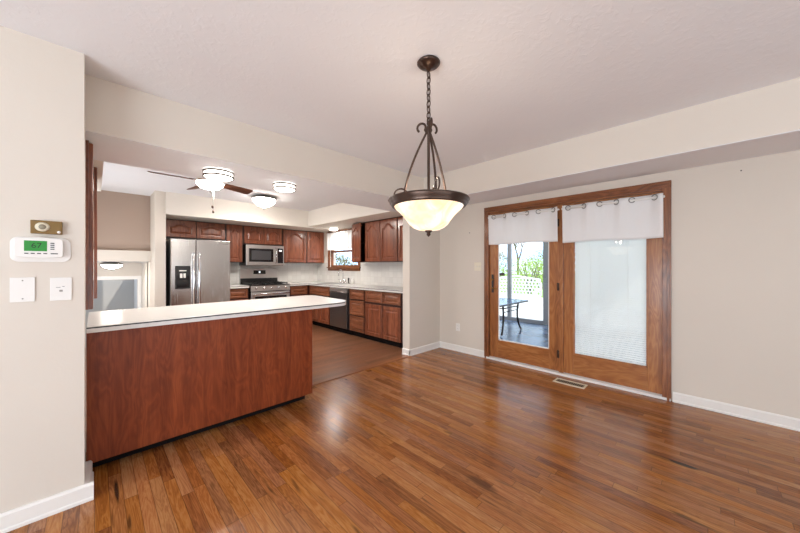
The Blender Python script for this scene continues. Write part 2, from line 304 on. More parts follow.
# ================================================================== mesh helpers
class MB:
    def __init__(s): s.bm = bmesh.new()
    def box(s, x0, x1, y0, y1, z0, z1, bev=0, M=None):
        b = s.bm; r = bmesh.ops.create_cube(b, size=1)
        vs = r['verts']
        for v in vs: v.co = Vector(((x0+x1)/2+v.co.x*(x1-x0), (y0+y1)/2+v.co.y*(y1-y0), (z0+z1)/2+v.co.z*(z1-z0)))
        if bev:
            es = list({e for v in vs for e in v.link_edges})
            rr = bmesh.ops.bevel(b, geom=es, offset=bev, segments=2, affect='EDGES', profile=.6)
            vs = list({v for f in rr['faces'] for v in f.verts} | {v for v in vs if v.is_valid})
        if M:
            for v in vs: v.co = M @ v.co
        return s
    def prism(s, pts, a0, a1, axis='Z', bev=0):
        b = s.bm
        def P(p, t):
            if axis == 'Z': return (p[0], p[1], t)
            if axis == 'Y': return (p[0], t, p[1])
            return (t, p[0], p[1])
        lo = [b.verts.new(P(p, a0)) for p in pts]; hi = [b.verts.new(P(p, a1)) for p in pts]
        fs = [b.faces.new(lo[::-1]), b.faces.new(hi)]
        n = len(pts)
        for i in range(n): fs.append(b.faces.new((lo[i], lo[(i+1) % n], hi[(i+1) % n], hi[i])))
        bmesh.ops.recalc_face_normals(b, faces=fs)
        if bev:
            es = list(fs[1].edges)+list(fs[0].edges)
            bmesh.ops.bevel(b, geom=es, offset=bev, segments=2, affect='EDGES', profile=.6)
        return s
    def lathe(s, prof, cx=0, cy=0, n=40, M=None):
        b = s.bm; rings = []; new = []
        for r, z in prof:
            if r < 1e-5: v = b.verts.new((cx, cy, z)); rings.append([v]); new.append(v)
            else:
                rg = [b.verts.new((cx+r*math.cos(2*PI*i/n), cy+r*math.sin(2*PI*i/n), z)) for i in range(n)]; rings.append(rg); new += rg
        fs = []
        for A, B in zip(rings, rings[1:]):
            for i in range(n):
                j = (i+1) % n
                if len(A) == 1 and len(B) == 1: continue
                if len(A) == 1: fs.append(b.faces.new((A[0], B[i], B[j])))
                elif len(B) == 1: fs.append(b.faces.new((A[i], A[j], B[0])))
                else: fs.append(b.faces.new((A[i], A[j], B[j], B[i])))
        bmesh.ops.recalc_face_normals(b, faces=fs)
        for f in fs: f.smooth = True
        if M:
            for v in new: v.co = M @ v.co
        return s
    def tube(s, pts, r, n=8, closed=False, cap=True):
        b = s.bm; pts = [Vector(p) for p in pts]; m = len(pts); rings = []
        rr = r if isinstance(r, (list, tuple)) else [r]*m
        prevn = None
        for i, p in enumerate(pts):
            if closed: t = pts[(i+1) % m]-pts[i-1]
            else: t = pts[min(i+1, m-1)]-pts[max(i-1, 0)]
            if t.length < 1e-9: t = Vector((0, 0, 1))
            t.normalize()
            if prevn is None:
                a = Vector((0, 0, 1)) if abs(t.z) < .9 else Vector((1, 0, 0)); nrm = t.cross(a).normalized()
            else:
                nrm = prevn-t*prevn.dot(t)
                nrm = nrm.normalized() if nrm.length > 1e-6 else t.orthogonal().normalized()
            prevn = nrm; bi = t.cross(nrm)
            rings.append([b.verts.new(p+(nrm*math.cos(2*PI*k/n)+bi*math.sin(2*PI*k/n))*rr[i]) for k in range(n)])
        fs = []
        pr = list(zip(rings, rings[1:]))+([(rings[-1], rings[0])] if closed else [])
        for A, B in pr:
            for k in range(n): fs.append(b.faces.new((A[k], A[(k+1) % n], B[(k+1) % n], B[k])))
        for f in fs: f.smooth = True
        if not closed and cap:
            fs.append(b.faces.new(rings[0][::-1])); fs.append(b.faces.new(rings[-1]))
        bmesh.ops.recalc_face_normals(b, faces=fs)
        return s
    def build(s, name, m, parent=None, loc=None, rot=0, smooth=False):
        me = bpy.data.meshes.new(name); s.bm.to_mesh(me); s.bm.free()
        if smooth:
            for p in me.polygons: p.use_smooth = True
        me.materials.append(m)
        ob = bpy.data.objects.new(name, me); COL.objects.link(ob)
        if parent: ob.parent = parent
        if loc is not None: ob.location = loc
        ob.rotation_euler.z = rot
        return ob
def tag(o, label=None, cat=None, group=None, kind=None):
    if label: o['label'] = label
    if cat: o['category'] = cat
    if group: o['group'] = group
    if kind: o['kind'] = kind
    return o
def thing(name, label, cat, loc=(0, 0, 0), rz=0, group=None, kind=None):
    o = bpy.data.objects.new(name, None); COL.objects.link(o); o.location = loc; o.rotation_euler.z = rz
    o.empty_display_size = .05
    return tag(o, label, cat, group, kind)
def struct(name, mb, m, label=None, parent=None):
    o = mb.build(name, m, parent)
    o['kind'] = 'structure'
    if label: o['label'] = label; o['category'] = name.split('_')[0]
    return o
def box(*a, **k): return MB().box(*a, **k)

# ================================================================== THE SHELL
XW = 3.90      # inner face of the long right-hand wall
YB = 6.82      # kitchen rear wall
H = 2.44
struct('floor', box(-3.2, XW+.15, -3.2, 3.03, -.12, 0), M_FLOOR, 'honey oak strip floor of the dining area')
struct('floor_kitchen', MB().box(-.5, XW+.15, 3.03, YB+.13, -.12, 0), M_KFLOOR, 'brown strip floor of the kitchen')
struct('trim_1', MB().prism([(2.99, 0), (3.0, .009), (3.06, .009), (3.07, 0)], 1.2, 3.19, 'X'), M_THR, 'wooden threshold strip between the two floors')
struct('ceiling', box(-3.2, XW+.15, -3.2, YB+.13, H, H+.12), M_CEIL, 'textured off-white ceiling')
# dining left wall with its free end
struct('wall_left', box(-3.2, -.04, 2.405, 2.649, 0, H), M_WALL, 'beige wall holding the thermostat')
# wall behind camera and to the west
struct('wall_south', box(-3.2, XW+.15, -3.35, -3.2, 0, H), M_WALL, 'beige wall behind the viewer')
struct('wall_west', box(-3.35, -3.2, -3.35, 2.535, 0, H), M_WALL, 'beige wall on the west side')
# long right wall with patio door and kitchen window openings
DY0, DY1, DZ = .30, 2.19, 2.05
WY0, WY1, WZ0, WZ1 = 5.16, 6.24, 1.26, 2.03
w = MB()
w.box(XW, XW+.15, -3.35, DY0, 0, H); w.box(XW, XW+.15, DY0, DY1, DZ, H); w.box(XW, XW+.15, DY1, 3.1, 0, H)
struct('wall_right', w, M_WALL, 'long beige wall with the patio door')
w = MB()
w.box(XW, XW+.15, 3.1, WY0, 0, H); w.box(XW, XW+.15, WY0, WY1, 0, WZ0); w.box(XW, XW+.15, WY0, WY1, WZ1, H); w.box(XW, XW+.15, WY1, YB+.13, 0, H)
struct('wall_kitchen', w, M_KWALL, 'pale kitchen wall with the sink window')
struct('wall_back', MB().box(.65, XW+.15, YB, YB+.13, 0, H), M_KWALL, 'pale rear wall of the kitchen')
# stub wall between kitchen and dining
struct('wall_stub', box(3.20, XW, 3.03, 3.165, 0, 2.11), M_WALL, 'short wall at the end of the kitchen counter')
# dropped beam, soffits
bm_ = MB(); bm_.box(-.55, XW, 2.65, 3.325, 2.10, H)
struct('wall_beam', bm_, M_WALL, 'dropped beam between dining area and kitchen')
struct('ceiling_beam', box(-.55, 3.9, 2.6505, 3.325, 2.0985, 2.0995), M_CEIL, 'white underside of the dropped beam')
s_ = MB().prism([(3.07, H), (3.07, 2.122), (XW, 2.195), (XW, H)], -3.2, 2.65, 'Y')
struct('wall_soffit', s_, M_WALL, 'soffit above the patio door')
struct('ceiling_soffit', MB().prism([(3.071, 2.1215), (3.071, 2.116), (XW, 2.189), (XW, 2.1945)], -3.2, 2.655, 'Y'), M_CEIL, 'white underside of the soffit above the patio door')
struct('wall_soffit_kitchen', MB().box(3.18, XW, 3.325, 5.93, 2.115, H), M_KWALL, 'soffit above the right kitchen cabinets')
struct('wall_soffit_rear', MB().box(.785, XW, 5.93, YB, 2.096, H), M_KWALL, 'soffit above the rear kitchen cabinets')
struct('wall_soffit_west', MB().box(-.5, .05, 3.325, 4.72, 2.105, H), M_KWALL, 'soffit above the west kitchen cabinets')
struct('wall_kitchen_west', MB().box(-.55, -.42, 2.65, 6.5, 0, H), M_KWALL, 'kitchen west wall')
# pillar beside refrigerator, hall beyond
struct('wall_pillar', MB().box(.65, .785, 5.96, YB, 0, H), M_WALL, 'wall end beside the refrigerator')
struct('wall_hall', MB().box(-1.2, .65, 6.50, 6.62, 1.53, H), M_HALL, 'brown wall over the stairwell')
struct('ceiling_hall', MB().box(-1.2, .65, 6.40, 6.62, 1.36, 1.53), M_WALL, 'pale header band over the stairwell')
struct('wall_hall_west', MB().box(-1.3, -1.2, 6.4, 9.1, -1.2, H), M_WALL, 'stairwell side wall')
struct('ceiling_lower_room', MB().box(-1.2, .65, 6.62, 8.0, 1.36, 1.46), M_CEIL, 'ceiling of the lower room')
LY = 7.8
struct('wall_lower_side', MB().box(.65, .785, YB, LY+.1, -1.2, H), M_WALL, 'side wall of the lower room')
w = MB(); w.box(-1.2, -.25, LY, LY+.1, -1.2, 1.36); w.box(.587, .65, LY, LY+.1, -1.2, 1.36); w.box(-.25, .587, LY, LY+.1, 1.035, 1.36)
struct('wall_lower_rear', w, M_WALL, 'rear wall of the lower room with a doorway')
struct('floor_lower', MB().box(-1.3, 1.2, 6.97, 10.2, -1.3, -1.2), M_KFLOOR, 'floor of the lower room')
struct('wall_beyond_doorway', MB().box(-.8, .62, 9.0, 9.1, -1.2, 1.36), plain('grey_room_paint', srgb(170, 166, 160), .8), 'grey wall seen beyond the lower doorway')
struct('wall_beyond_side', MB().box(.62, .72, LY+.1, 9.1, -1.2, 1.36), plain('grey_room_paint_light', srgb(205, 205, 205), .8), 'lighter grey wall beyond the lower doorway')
dc = MB(); dc.box(-.32, -.25, LY-.025, LY, -1.2, 1.035); dc.box(.587, .645, LY-.025, LY, -1.2, 1.035); dc.box(-.32, .645, LY-.025, LY, 1.035, 1.10)
struct('trim_2', dc, M_TRIM, 'white casing of the lower doorway')
# baseboards
def bb_profile(face, d, t=.015, hh=.095):
    return None
def baseboard(name, x0, x1, y0, y1, side, label):
    """side: direction the board faces: '-y','+x','-x'"""
    m = MB(); T, Hh = (.030 if name.endswith('_end') and side == '+x' else .015), .092
    if side == '-y': m.prism([(y0, 0), (y0-T-.006, 0), (y0-T-.006, .014), (y0-T, .02), (y0-T, Hh-.012), (y0-T+.008, Hh), (y0, Hh)], x0, x1, 'X')
    elif side == '-x': m.prism([(x0, 0), (x0, Hh), (x0-T+.008, Hh), (x0-T, Hh-.012), (x0-T, .02), (x0-T-.006, .014), (x0-T-.006, 0)], y0, y1, 'Y')
    elif side == '+x': m.prism([(x0, 0), (x0+T+.006, 0), (x0+T+.006, .014), (x0+T, .02), (x0+T, Hh-.012), (x0+T-.008, Hh), (x0, Hh)], y0, y1, 'Y')
    struct(name, m, M_TRIM, label)
baseboard('baseboard_left', -3.2, -.004, 2.405, 0, '-y', 'white baseboard under the thermostat wall')
baseboard('baseboard_end', -.04, 0, 2.405, 2.675, '+x', 'white baseboard on the wall end')
baseboard('baseboard_right', XW, 0, -3.2, .25, '-x', 'white baseboard right of the patio door')
baseboard('baseboard_corner', XW, 0, 2.235, 3.03, '-x', 'white baseboard left of the patio door')
baseboard('baseboard_stub', 3.185, XW, 3.03, 0, '-y', 'white baseboard of the short wall')
baseboard('baseboard_stub_end', 3.20, 0, 3.015, 3.165, '-x', 'white baseboard on the short wall end')
# backsplash tile
struct('trim_3', MB().box(XW-.008, XW, 3.165, 5.08, .918, 1.37).box(XW-.008, XW, 5.08, 6.32, .918, 1.185).box(XW-.008, XW, 6.32, YB, .918, 1.37), M_TILE_X, 'white tile backsplash on the sink wall')
struct('trim_4', box(1.68, XW-.008, YB-.008, YB, .918, 1.42), M_TILE_Y, 'white tile backsplash behind the range')

# ================================================================== patio door (structure, with its parts)
door = thing('door_1', 'oak framed double glass patio door', 'door', (XW, 1.245, 0), kind='structure')
def dl(x): return x-XW
def dy(y): return y-1.245
def dpart(name, mb, m, parent=door, label=None):
    for v in mb.bm.verts: v.co -= Vector((XW, 1.245, 0))
    o = mb.build(name, m, parent)
    if label: o['label'] = label
    return o
c = MB()
for y0, y1 in ((.258, .325), (2.166, 2.233)):
    c.box(XW-.022, XW, y0, y1, .0, 2.10, .003)
    yy = y0+.012 if y0 < 1 else y1-.012
    c.box(XW-.030, XW-.022, min(yy, yy+(.02 if y0 < 1 else -.02)), max(yy, yy+(.02 if y0 < 1 else -.02)), .0, 2.08, .003)
dpart('casing', c, M_OAKD)
c = MB(); c.box(XW-.023, XW, .2585, 2.2325, 2.032, 2.10, .003); c.box(XW-.031, XW-.023, .275, 2.215, 2.055, 2.075, .003)
dpart('head_casing', c, M_OAKDH)
c = MB(); c.box(XW-.002, XW+.10, .302, .322, .03, 2.04); c.box(XW-.002, XW+.10, 2.168, 2.188, .03, 2.04); 
dpart('jamb', c, M_OAKD)
dpart('mullion', MB().box(XW+.0, XW+.10, 1.213, 1.262, .03, 2.009, .004), M_OAK)
dpart('head_jamb', MB().box(XW-.001, XW+.10, .322, 2.168, 2.01, 2.048), M_OAKDH)
dpart('sill', MB().box(XW-.026, XW+.12, .262, 2.23, .0, .026, .004), M_TRIM, label='white sill under the patio door')
def sash(y0, y1, gy0, gy1, gz0, gz1, zb=.035, zt=2.008, x=XW+.012):
    s = MB(); s.box(x, x+.045, y0, gy0, zb, zt, .003); s.box(x, x+.045, gy1, y1, zb, zt, .003)
    # glazing bead
    a = dpart('sash_stile', s, M_OAK)
    r = MB(); r.box(x+.001, x+.044, gy0, gy1, zb, gz0, .003); r.box(x+.001, x+.044, gy0, gy1, gz1, zt, .003)
    dpart('sash_rail', r, M_OAKH)
    bd = MB(); B = .012
    bd.box(x+.006, x+.02, gy0, gy0+B, gz0, gz1); bd.box(x+.006, x+.02, gy1-B, gy1, gz0, gz1); bd.box(x+.006, x+.02, gy0, gy1, gz0, gz0+B); bd.box(x+.006, x+.02, gy0, gy1, gz1-B, gz1)
    dpart('glazing_bead', bd, M_WHITE if y0 > 1 else M_OAK)
    dpart('glass_pane', MB().box(x+.020, x+.023, gy0, gy1, gz0, gz1), M_GLASS)
    return x
sash(1.264, 2.166, 1.375, 2.04, .275, 1.90)
sash(.324, 1.211, .437, 1.108, .268, 1.90)
# blinds inside the right glass
bl = MB(); z = .285
while z < 1.89:
    y0, y1 = .447, 1.098
    x = XW+.045
    bl.prism([(x-.007, z+.004), (x, z+.0065), (x+.007, z-.006), (x, z-.0035)], y0, y1, 'Y') if False else bl.box(-.0128, .0128, y0, y1, -.0003, .0003, M=Matrix.Translation((x, 0, z)) @ Matrix.Rotation(math.radians(64), 4, 'Y'))
    z += .0225
dpart('blind', bl, M_SLAT, label='white mini blind inside the glass')
cd = MB()
for yy in (.60, .94): cd.tube([(XW+.035, yy, .28), (XW+.035, yy, 1.89)], .0012, 6)
dpart('blind_cord', cd, M_WHITE)
# lever handle and lock
hd = MB(); hd.box(XW-.002, XW+.012, 2.103, 2.13, .92, 1.17, .004); 
dpart('handle_plate', hd, M_BLACK)
hd = MB(); hd.tube([(XW, 2.116, .985), (XW-.045, 2.116, .985), (XW-.05, 2.105, .985), (XW-.05, 2.02, .98)], .007, 8); hd.tube([(XW, 2.116, 1.10), (XW-.02, 2.116, 1.10)], .012, 12)
hd.box(XW-.035, XW-.018, 2.112, 2.12, 1.085, 1.115, .003)
dpart('handle', hd, M_BRASS)
for zz in (.24, 1.04, 1.80):
    h_ = MB(); h_.tube([(XW+.004, 1.262, zz-.045), (XW+.004, 1.262, zz+.045)], .008, 10); h_.box(XW+.0085, XW+.0115, 1.2645, 1.285, zz-.045, zz+.045)
    dpart('hinge', h_, M_BRASS if zz < .1 else M_IRON)

# ------------------------------------------------------------------ valances on rods
def valance(y0, y1, z0, z1, label, rings):
    xc = XW-.065
    # rod
    r = MB(); r.tube([(xc, y0-.01, 1.945), (xc, y1+.01, 1.945)], .0115, 12)
    for yy in (y0-.006, y1+.006): r.tube([(xc, yy, 1.945), (XW-.033, yy, 1.945)], .005, 8)
    ro = thing('curtain_rod', 'thin white curtain rod behind the '+label.split(' hanging')[0], 'curtain rod', (xc, (y0+y1)/2, 1.945), group='valance rods')
    for v in r.bm.verts: v.co -= Vector(ro.location)
    r.build('rod', M_WHITE, ro)
    t = thing('valance', label, 'valance', (xc, (y0+y1)/2, z0), group='white window valances')
    O = Vector(t.location)
    b = bmesh.new(); nx, nz = 90, 14; grid = []
    pts = sorted(rings)
    def depth(y):
        # weave in front of / behind the rod: behind it (towards wall) between ring pairs
        k = sum(1 for q in pts if q < y)
        d0 = min(abs(y-q) for q in pts); s = min(1, d0/.05)
        return (1 if k % 2 == 1 else -1)*.016*math.sin(s*PI/2)
    for side in (-1, 1):
        g = []
        for i in range(nx+1):
            y = y0+(y1-y0)*i/nx; col = []
            for j in range(nz+1):
                f = j/nz; z = z0+(z1-z0)*f + .004*math.sin(y*9)*(1-f)
                x = xc+.004+depth(y)*1.25*(.2+.8*f) + side*.0012 + .003*math.sin(y*23+f)*(1-f)
                col.append(b.verts.new(Vector((x, y, z))-O))
            g.append(col)
        grid.append(g)
        for i in range(nx):
            for j in range(nz): b.faces.new((g[i][j], g[i+1][j], g[i+1][j+1], g[i][j+1]))
    A, B = grid
    for i in range(nx):
        b.faces.new((A[i][0], A[i+1][0], B[i+1][0], B[i][0])); b.faces.new((A[i][nz], A[i+1][nz], B[i+1][nz], B[i][nz]))
    for j in range(nz):
        b.faces.new((A[0][j], A[0][j+1], B[0][j+1], B[0][j])); b.faces.new((A[nx][j], A[nx][j+1], B[nx][j+1], B[nx][j]))
    bmesh.ops.recalc_face_normals(b, faces=b.faces)
    m = MB(); m.bm.free(); m.bm = b
    fb = m.build('fabric', M_FABRIC, t, smooth=True)
    for q in rings:
        g = MB(); ang = [2*PI*k/20 for k in range(20)]
        g.tube([Vector((xc, q+.023*math.cos(a), 1.947+.025*math.sin(a)))-O+Vector((-.004+.012*math.cos(a)*(1 if rings.index(q) % 2 else -1), 0, 0)) for a in ang], .0045, 6, closed=True)
        g.build('grommet', M_NICKEL, t)
    # visible rod cover between ring pairs
    return t
k_ = .983
valance(1.27*k_+.003, 2.171*k_, 1.575, 1.978, 'white grommet valance hanging over the left hinged patio door', [q*k_ for q in (2.096, 1.939, 1.802, 1.637, 1.497, 1.323)])
valance(.317*k_, 1.22*k_, 1.555, 1.978, 'white grommet valance hanging over the fixed glass with the mini blind', [q*k_ for q in (1.16, .998, .846, .696, .562, .384)])

# ================================================================== cabinets
def door_bm(mb, x0, x1, z0, z1, y=0, t=.019, arch=0.0, stile=.055, M=None):
    """raised panel door, front towards -y"""
    b = mb.bm; w = x1-x0; h = z1-z0; n_arch = 22
    ix0, ix1, iz0 = x0+stile, x1-stile, z0+stile
    A = min(arch, h*.25); iz1 = z1-stile-A*.15
    sh = iz1-A
    inner, outer = [], []
    def zc(s):  # s in -1..1
        a = abs(s)
        if a > .82: return 0
        return 0.5+.5*math.cos(PI*(a/.82)**1.35)
    # bottom, right, top (arch), left
    inner.append((ix0, iz0)); outer.append((x0, z0))
    inner.append((ix1, iz0)); outer.append((x1, z0))
    inner.append((ix1, sh)); outer.append((x1, z1))
    if A > 0:
        for i in range(1, n_arch):
            s = 1-2*i/n_arch
            xx = (ix0+ix1)/2+s*(ix1-ix0)/2
            inner.append((xx, sh+A*zc(s))); outer.append((x0+w*(0.5+s*.5), z1))
    inner.append((ix0, sh)); outer.append((x0, z1))
    n = len(inner); cx = (ix0+ix1)/2; cz = (iz0+sh)/2
    new = []
    def ring(pts, yy):
        r = [b.verts.new((p[0], yy, p[1])) for p in pts]; new.extend(r); return r
    def ins(d):
        out = []
        for i, p in enumerate(inner):
            sx = (ix1-ix0-2*d)/(ix1-ix0)
            x = cx+(p[0]-cx)*sx
            z = iz0+d if p[1] <= iz0+1e-6 else p[1]-d
            out.append((x, z))
        return out
    e = .004
    out2 = [(min(max(p[0], x0+e), x1-e), min(max(p[1], z0+e), z1-e)) for p in outer]
    rings = [ring(outer, y+t), ring(outer, y+e), ring(out2, y), ring(inner, y), ring(ins(.003), y+.012), ring(ins(.012), y+.0135), ring(ins(.040), y+.002)]
    fs = []
    for R1, R2 in zip(rings, rings[1:]):
        for i in range(n):
            j = (i+1) % n
            try: fs.append(b.faces.new((R1[i], R1[j], R2[j], R2[i])))
            except ValueError: pass
    fs.append(b.faces.new(rings[-1])); fs.append(b.faces.new(rings[0][::-1]))
    bmesh.ops.recalc_face_normals(b, faces=fs)
    if M:
        for v in new: v.co = M @ v.co
    return mb

def cabinet(name, label, loc, rz, w, depth, z0, z1, doors=(), drawers=(), toe=False, group=None, sides=True, open_front=False, mbody=None):
    """local frame: x to the right along the front, front face at y=0 facing -y, body behind it. doors: (x0,x1,z0,z1,arch[,angle,hinge])"""
    t = thing(name, label, 'cabinet', loc, rz, group)
    b = MB(); f = .021
    if open_front:
        th = .018
        b.box(0, th, f, depth, z0, z1); b.box(w-th, w, f, depth, z0, z1); b.box(th, w-th, f, depth, z0, z0+th); b.box(th, w-th, f, depth, z1-th, z1); b.box(th, w-th, depth-.01, depth, z0+th, z1-th)
        b.box(th, w-th, .06, depth-.01, (z0+z1)/2-.01, (z0+z1)/2+.008)
    else: b.box(0, w, f, depth, z0, z1)
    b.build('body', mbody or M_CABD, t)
    if toe:
        MB().box(0, w, .09, depth, 0, z0).build('toe_kick', M_TOE, t)
    for d in doors:
        x0, x1, a0, a1, arch = d[:5]
        m = MB()
        if len(d) > 5:   # open door, hinged at its left edge
            M = Matrix.Translation((x0, 0, 0)) @ Matrix.Rotation(-math.radians(d[5]), 4, 'Z') @ Matrix.Translation((-x0, 0, 0))
            door_bm(m, x0, x1, a0, a1, 0, arch=arch, M=M)
        else: door_bm(m, x0, x1, a0, a1, 0, arch=arch)
        m.build('door', M_CAB, t)
    for d in drawers:
        m = MB(); x0, x1, a0, a1 = d
        door_bm(m, x0, x1, a0, a1, 0, arch=0, stile=.034); m.build('drawer_front', M_CABH, t)
    return t

ZU0, ZU1 = 1.36, 2.112
UF = 6.49   # rear upper fronts
# rear uppers
G = 'rear wall cabinets under the soffit'
cabinet('wall_cabinet', 'low two-door wall cabinet directly above the refrigerator', (.83, UF, 0), 0, .94, .32, 1.775, 2.095, doors=[(.02, .455, 1.79, 2.082, .05), (.47, .925, 1.79, 2.082, .05)], group=G)
cabinet('wall_cabinet', 'narrow single-door wall cabinet between refrigerator and microwave', (1.775, UF, 0), 0, .305, .32, ZU0, 2.095, doors=[(.012, .29, 1.372, 2.082, .07)], group=G)
cabinet('wall_cabinet', 'short two-door wall cabinet directly above the microwave', (2.085, UF, 0), 0, .79, .32, 1.73, 2.095, doors=[(.015, .39, 1.742, 2.082, .05), (.402, .775, 1.742, 2.082, .05)], group=G)
cabinet('wall_cabinet', 'tall two-door wall cabinet between microwave and sink window', (2.88, UF, 0), 0, 1.015, .32, ZU0, 2.095, doors=[(.015, .55, 1.372, 2.082, .09), (.575, 1.0, 1.372, 2.082, .09)], group=G)
# right uppers (front faces -x): rot -90: local x -> -y
RU = 3.58
G = 'wall cabinets right of the sink window'
R9 = -PI/2
DX = XW-.001-RU
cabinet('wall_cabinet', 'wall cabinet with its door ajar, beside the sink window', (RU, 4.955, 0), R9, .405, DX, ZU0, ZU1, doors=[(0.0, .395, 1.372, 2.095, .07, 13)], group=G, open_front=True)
cabinet('wall_cabinet', 'two-door arched wall cabinet nearest the short wall', (RU, 4.545, 0), R9, .87, DX, ZU0, ZU1, doors=[(.015, .42, 1.372, 2.095, .075), (.44, .86, 1.372, 2.095, .075)], group=G)
cabinet('wall_cabinet', 'wall cabinet partly hidden by the short wall end', (RU, 3.67, 0), R9, .50, DX, ZU0, ZU1, doors=[(.012, .48, 1.372, 2.095, .075)], group=G)
# base cabinets
BF = 6.19; RB = 3.33; BZ1 = .872
G = 'base cabinets under the white counters'
cabinet('base_cabinet', 'small base cabinet between refrigerator and range', (1.70, BF, 0), 0, .385, .62, .1, BZ1, doors=[(.02, .365, .115, .66, 0)], drawers=[(.02, .365, .685, .86)], toe=True, group=G)
cabinet('base_cabinet', 'corner base cabinet right of the range', (2.895, BF, 0), 0, .999, .62, .1, BZ1, doors=[(.02, .40, .115, .66, 0)], drawers=[(.02, .40, .685, .86)], toe=True, group=G)
DXB = XW-.001-RB
cabinet('base_cabinet', 'sink base cabinet left of the dishwasher', (RB, 6.185, 0), R9, .83, DXB, .1, BZ1, doors=[(.02, .41, .115, .66, 0), (.425, .815, .115, .66, 0)], drawers=[(.02, .815, .685, .86)], toe=True, group=G)
cabinet('base_cabinet', 'three-drawer base cabinet right of the dishwasher', (RB, 4.69, 0), R9, .445, DXB, .1, BZ1, drawers=[(.015, .43, .69, .86), (.015, .43, .405, .665), (.015, .43, .115, .38)], toe=True, group=G)
cabinet('base_cabinet', 'double base cabinet next to the short wall', (RB, 4.24, 0), R9, 1.07, DXB, .1, BZ1, doors=[(.02, .455, .105, .64, 0), (.475, .885, .105, .64, 0)], drawers=[(.02, .455, .675, .86), (.475, .885, .675, .86)], toe=True, group=G)

# west side tall wall cabinet, seen edge-on behind the left wall end
t = thing('wall_cabinet', 'dark reddish wall cabinet seen edge-on behind the thermostat wall', 'cabinet', (-.41, 2.84, 0), 0)
MB().box(0, .382, 0, .62, 1.0, 2.098).build('body', M_CAB, t)
m = MB(); door_bm(m, 0, .60, 1.0, 2.085, 0, arch=.1)
for v in m.bm.verts:
    x, y, z = v.co; v.co = Vector((.402-y, x+.01, z))
m.build('door', M_CAB, t)
t = thing('wall_cabinet', 'lighter brown wall cabinet just beyond the edge-on cabinet', 'cabinet', (-.41, 3.50, 0), 0)
MB().box(0, .400, 0, .62, 1.02, 2.095).build('body', M_CAB, t)
m = MB(); door_bm(m, 0, .60, 1.02, 2.085, 0, arch=.1)
for v in m.bm.verts:
    x, y, z = v.co; v.co = Vector((.424-y, x+.01, z))
m.build('door', M_CAB, t)

# ------------------------------------------------------------------ countertops
def rounded(pts_r):
    """polygon with corner radii: [(x,y,r)]"""
    out = []; n = len(pts_r)
    for i, (x, y, r) in enumerate(pts_r):
        p = Vector((x, y)); a = Vector(pts_r[i-1][:2]); b = Vector(pts_r[(i+1) % n][:2])
        if r <= 0: out.append((x, y)); continue
        d1 = (a-p).normalized(); d2 = (b-p).normalized(); ang = d1.angle(d2); L = r/math.tan(ang/2)
        cdir = (d1+d2).normalized(); c = p+cdir*(r/math.sin(ang/2))
        s = p+d1*L; e = p+d2*L
        a0 = math.atan2(s.y-c.y, s.x-c.x); a1 = math.atan2(e.y-c.y, e.x-c.x)
        da = (a1-a0+PI) % (2*PI)-PI
        for k in range(13): q = a0+da*k/12; out.append((c.x+r*math.cos(q), c.y+r*math.sin(q)))
    return out
def countertop(label, poly, z0=.874, z1=.915, hole=None, name='countertop'):
    P = rounded(poly)
    cx = sum(p[0] for p in P)/len(P); cy = sum(p[1] for p in P)/len(P)
    t = thing(name, label, 'countertop', (cx, cy, z0))
    m = MB(); m.prism([(p[0]-cx, p[1]-cy) for p in P], 0, z1-z0, 'Z', bev=.0025); m.build('slab', M_COUNTER, t)
    # dark seam line of the laminate edge
    grow = rounded([(x, y, r) for x, y, r in poly])
    cc = Vector((cx, cy)); n = len(grow); g = []
    for i, p in enumerate(grow):
        a = Vector(grow[i-1]); b = Vector(grow[(i+1) % n]); tt = (b-a).normalized(); nn = Vector((tt.y, -tt.x))
        g.append((p[0]+nn.x*.0008-cx, p[1]+nn.y*.0008-cy))
    MB().prism(g, (z1-z0)-.013, (z1-z0)-.005, 'Z').build('edge_line', M_STRIPE, t)
    return t
countertop('long white peninsula countertop with a dark edge line and rounded tip', [(-.035, 2.652, 0), (1.93, 2.652, .20), (1.99, 3.60, .10), (-.035, 3.50, 0)], z0=.875)
countertop('small white counter piece between refrigerator and range', [(1.70, 6.165, 0), (2.088, 6.165, 0), (2.088, 6.811, 0), (1.70, 6.811, 0)])
countertop('white L-shaped counter with the sink under the window', [(2.892, 6.165, 0), (3.305, 6.165, 0), (3.305, 3.168, 0), (3.891, 3.168, 0), (3.891, 6.811, 0), (2.892, 6.811, 0)])

# ------------------------------------------------------------------ peninsula
t = thing('peninsula_cabinet', 'peninsula cabinet with a plain cherry wood back panel', 'cabinet', (.70, 2.9, 0))
def loc(m, o=(.70, 2.9, 0)):
    for v in m.bm.verts: v.co -= Vector(o)
    return m
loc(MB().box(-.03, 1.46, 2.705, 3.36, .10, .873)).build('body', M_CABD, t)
loc(MB().box(-.036, 1.478, 2.680, 2.704, .068, .8745, .002)).build('back_panel', M_PANEL, t)
loc(MB().box(1.4605, 1.474, 2.705, 3.36, .07, .8735)).build('end_panel', M_PANEL, t)
loc(MB().box(-.03, 1.445, 2.765, 3.30, 0, .0995)).build('toe_kick', M_TOE, t)
# kitchen side doors
for k in range(3):
    m = MB(); door_bm(m, 0, .47, .115, .855, 0)
    for v in m.bm.verts: x, y, z = v.co; v.co = Vector((.0+k*.485+.47-x, 3.381-y, z))
    loc(m).build('door', M_CAB, t)

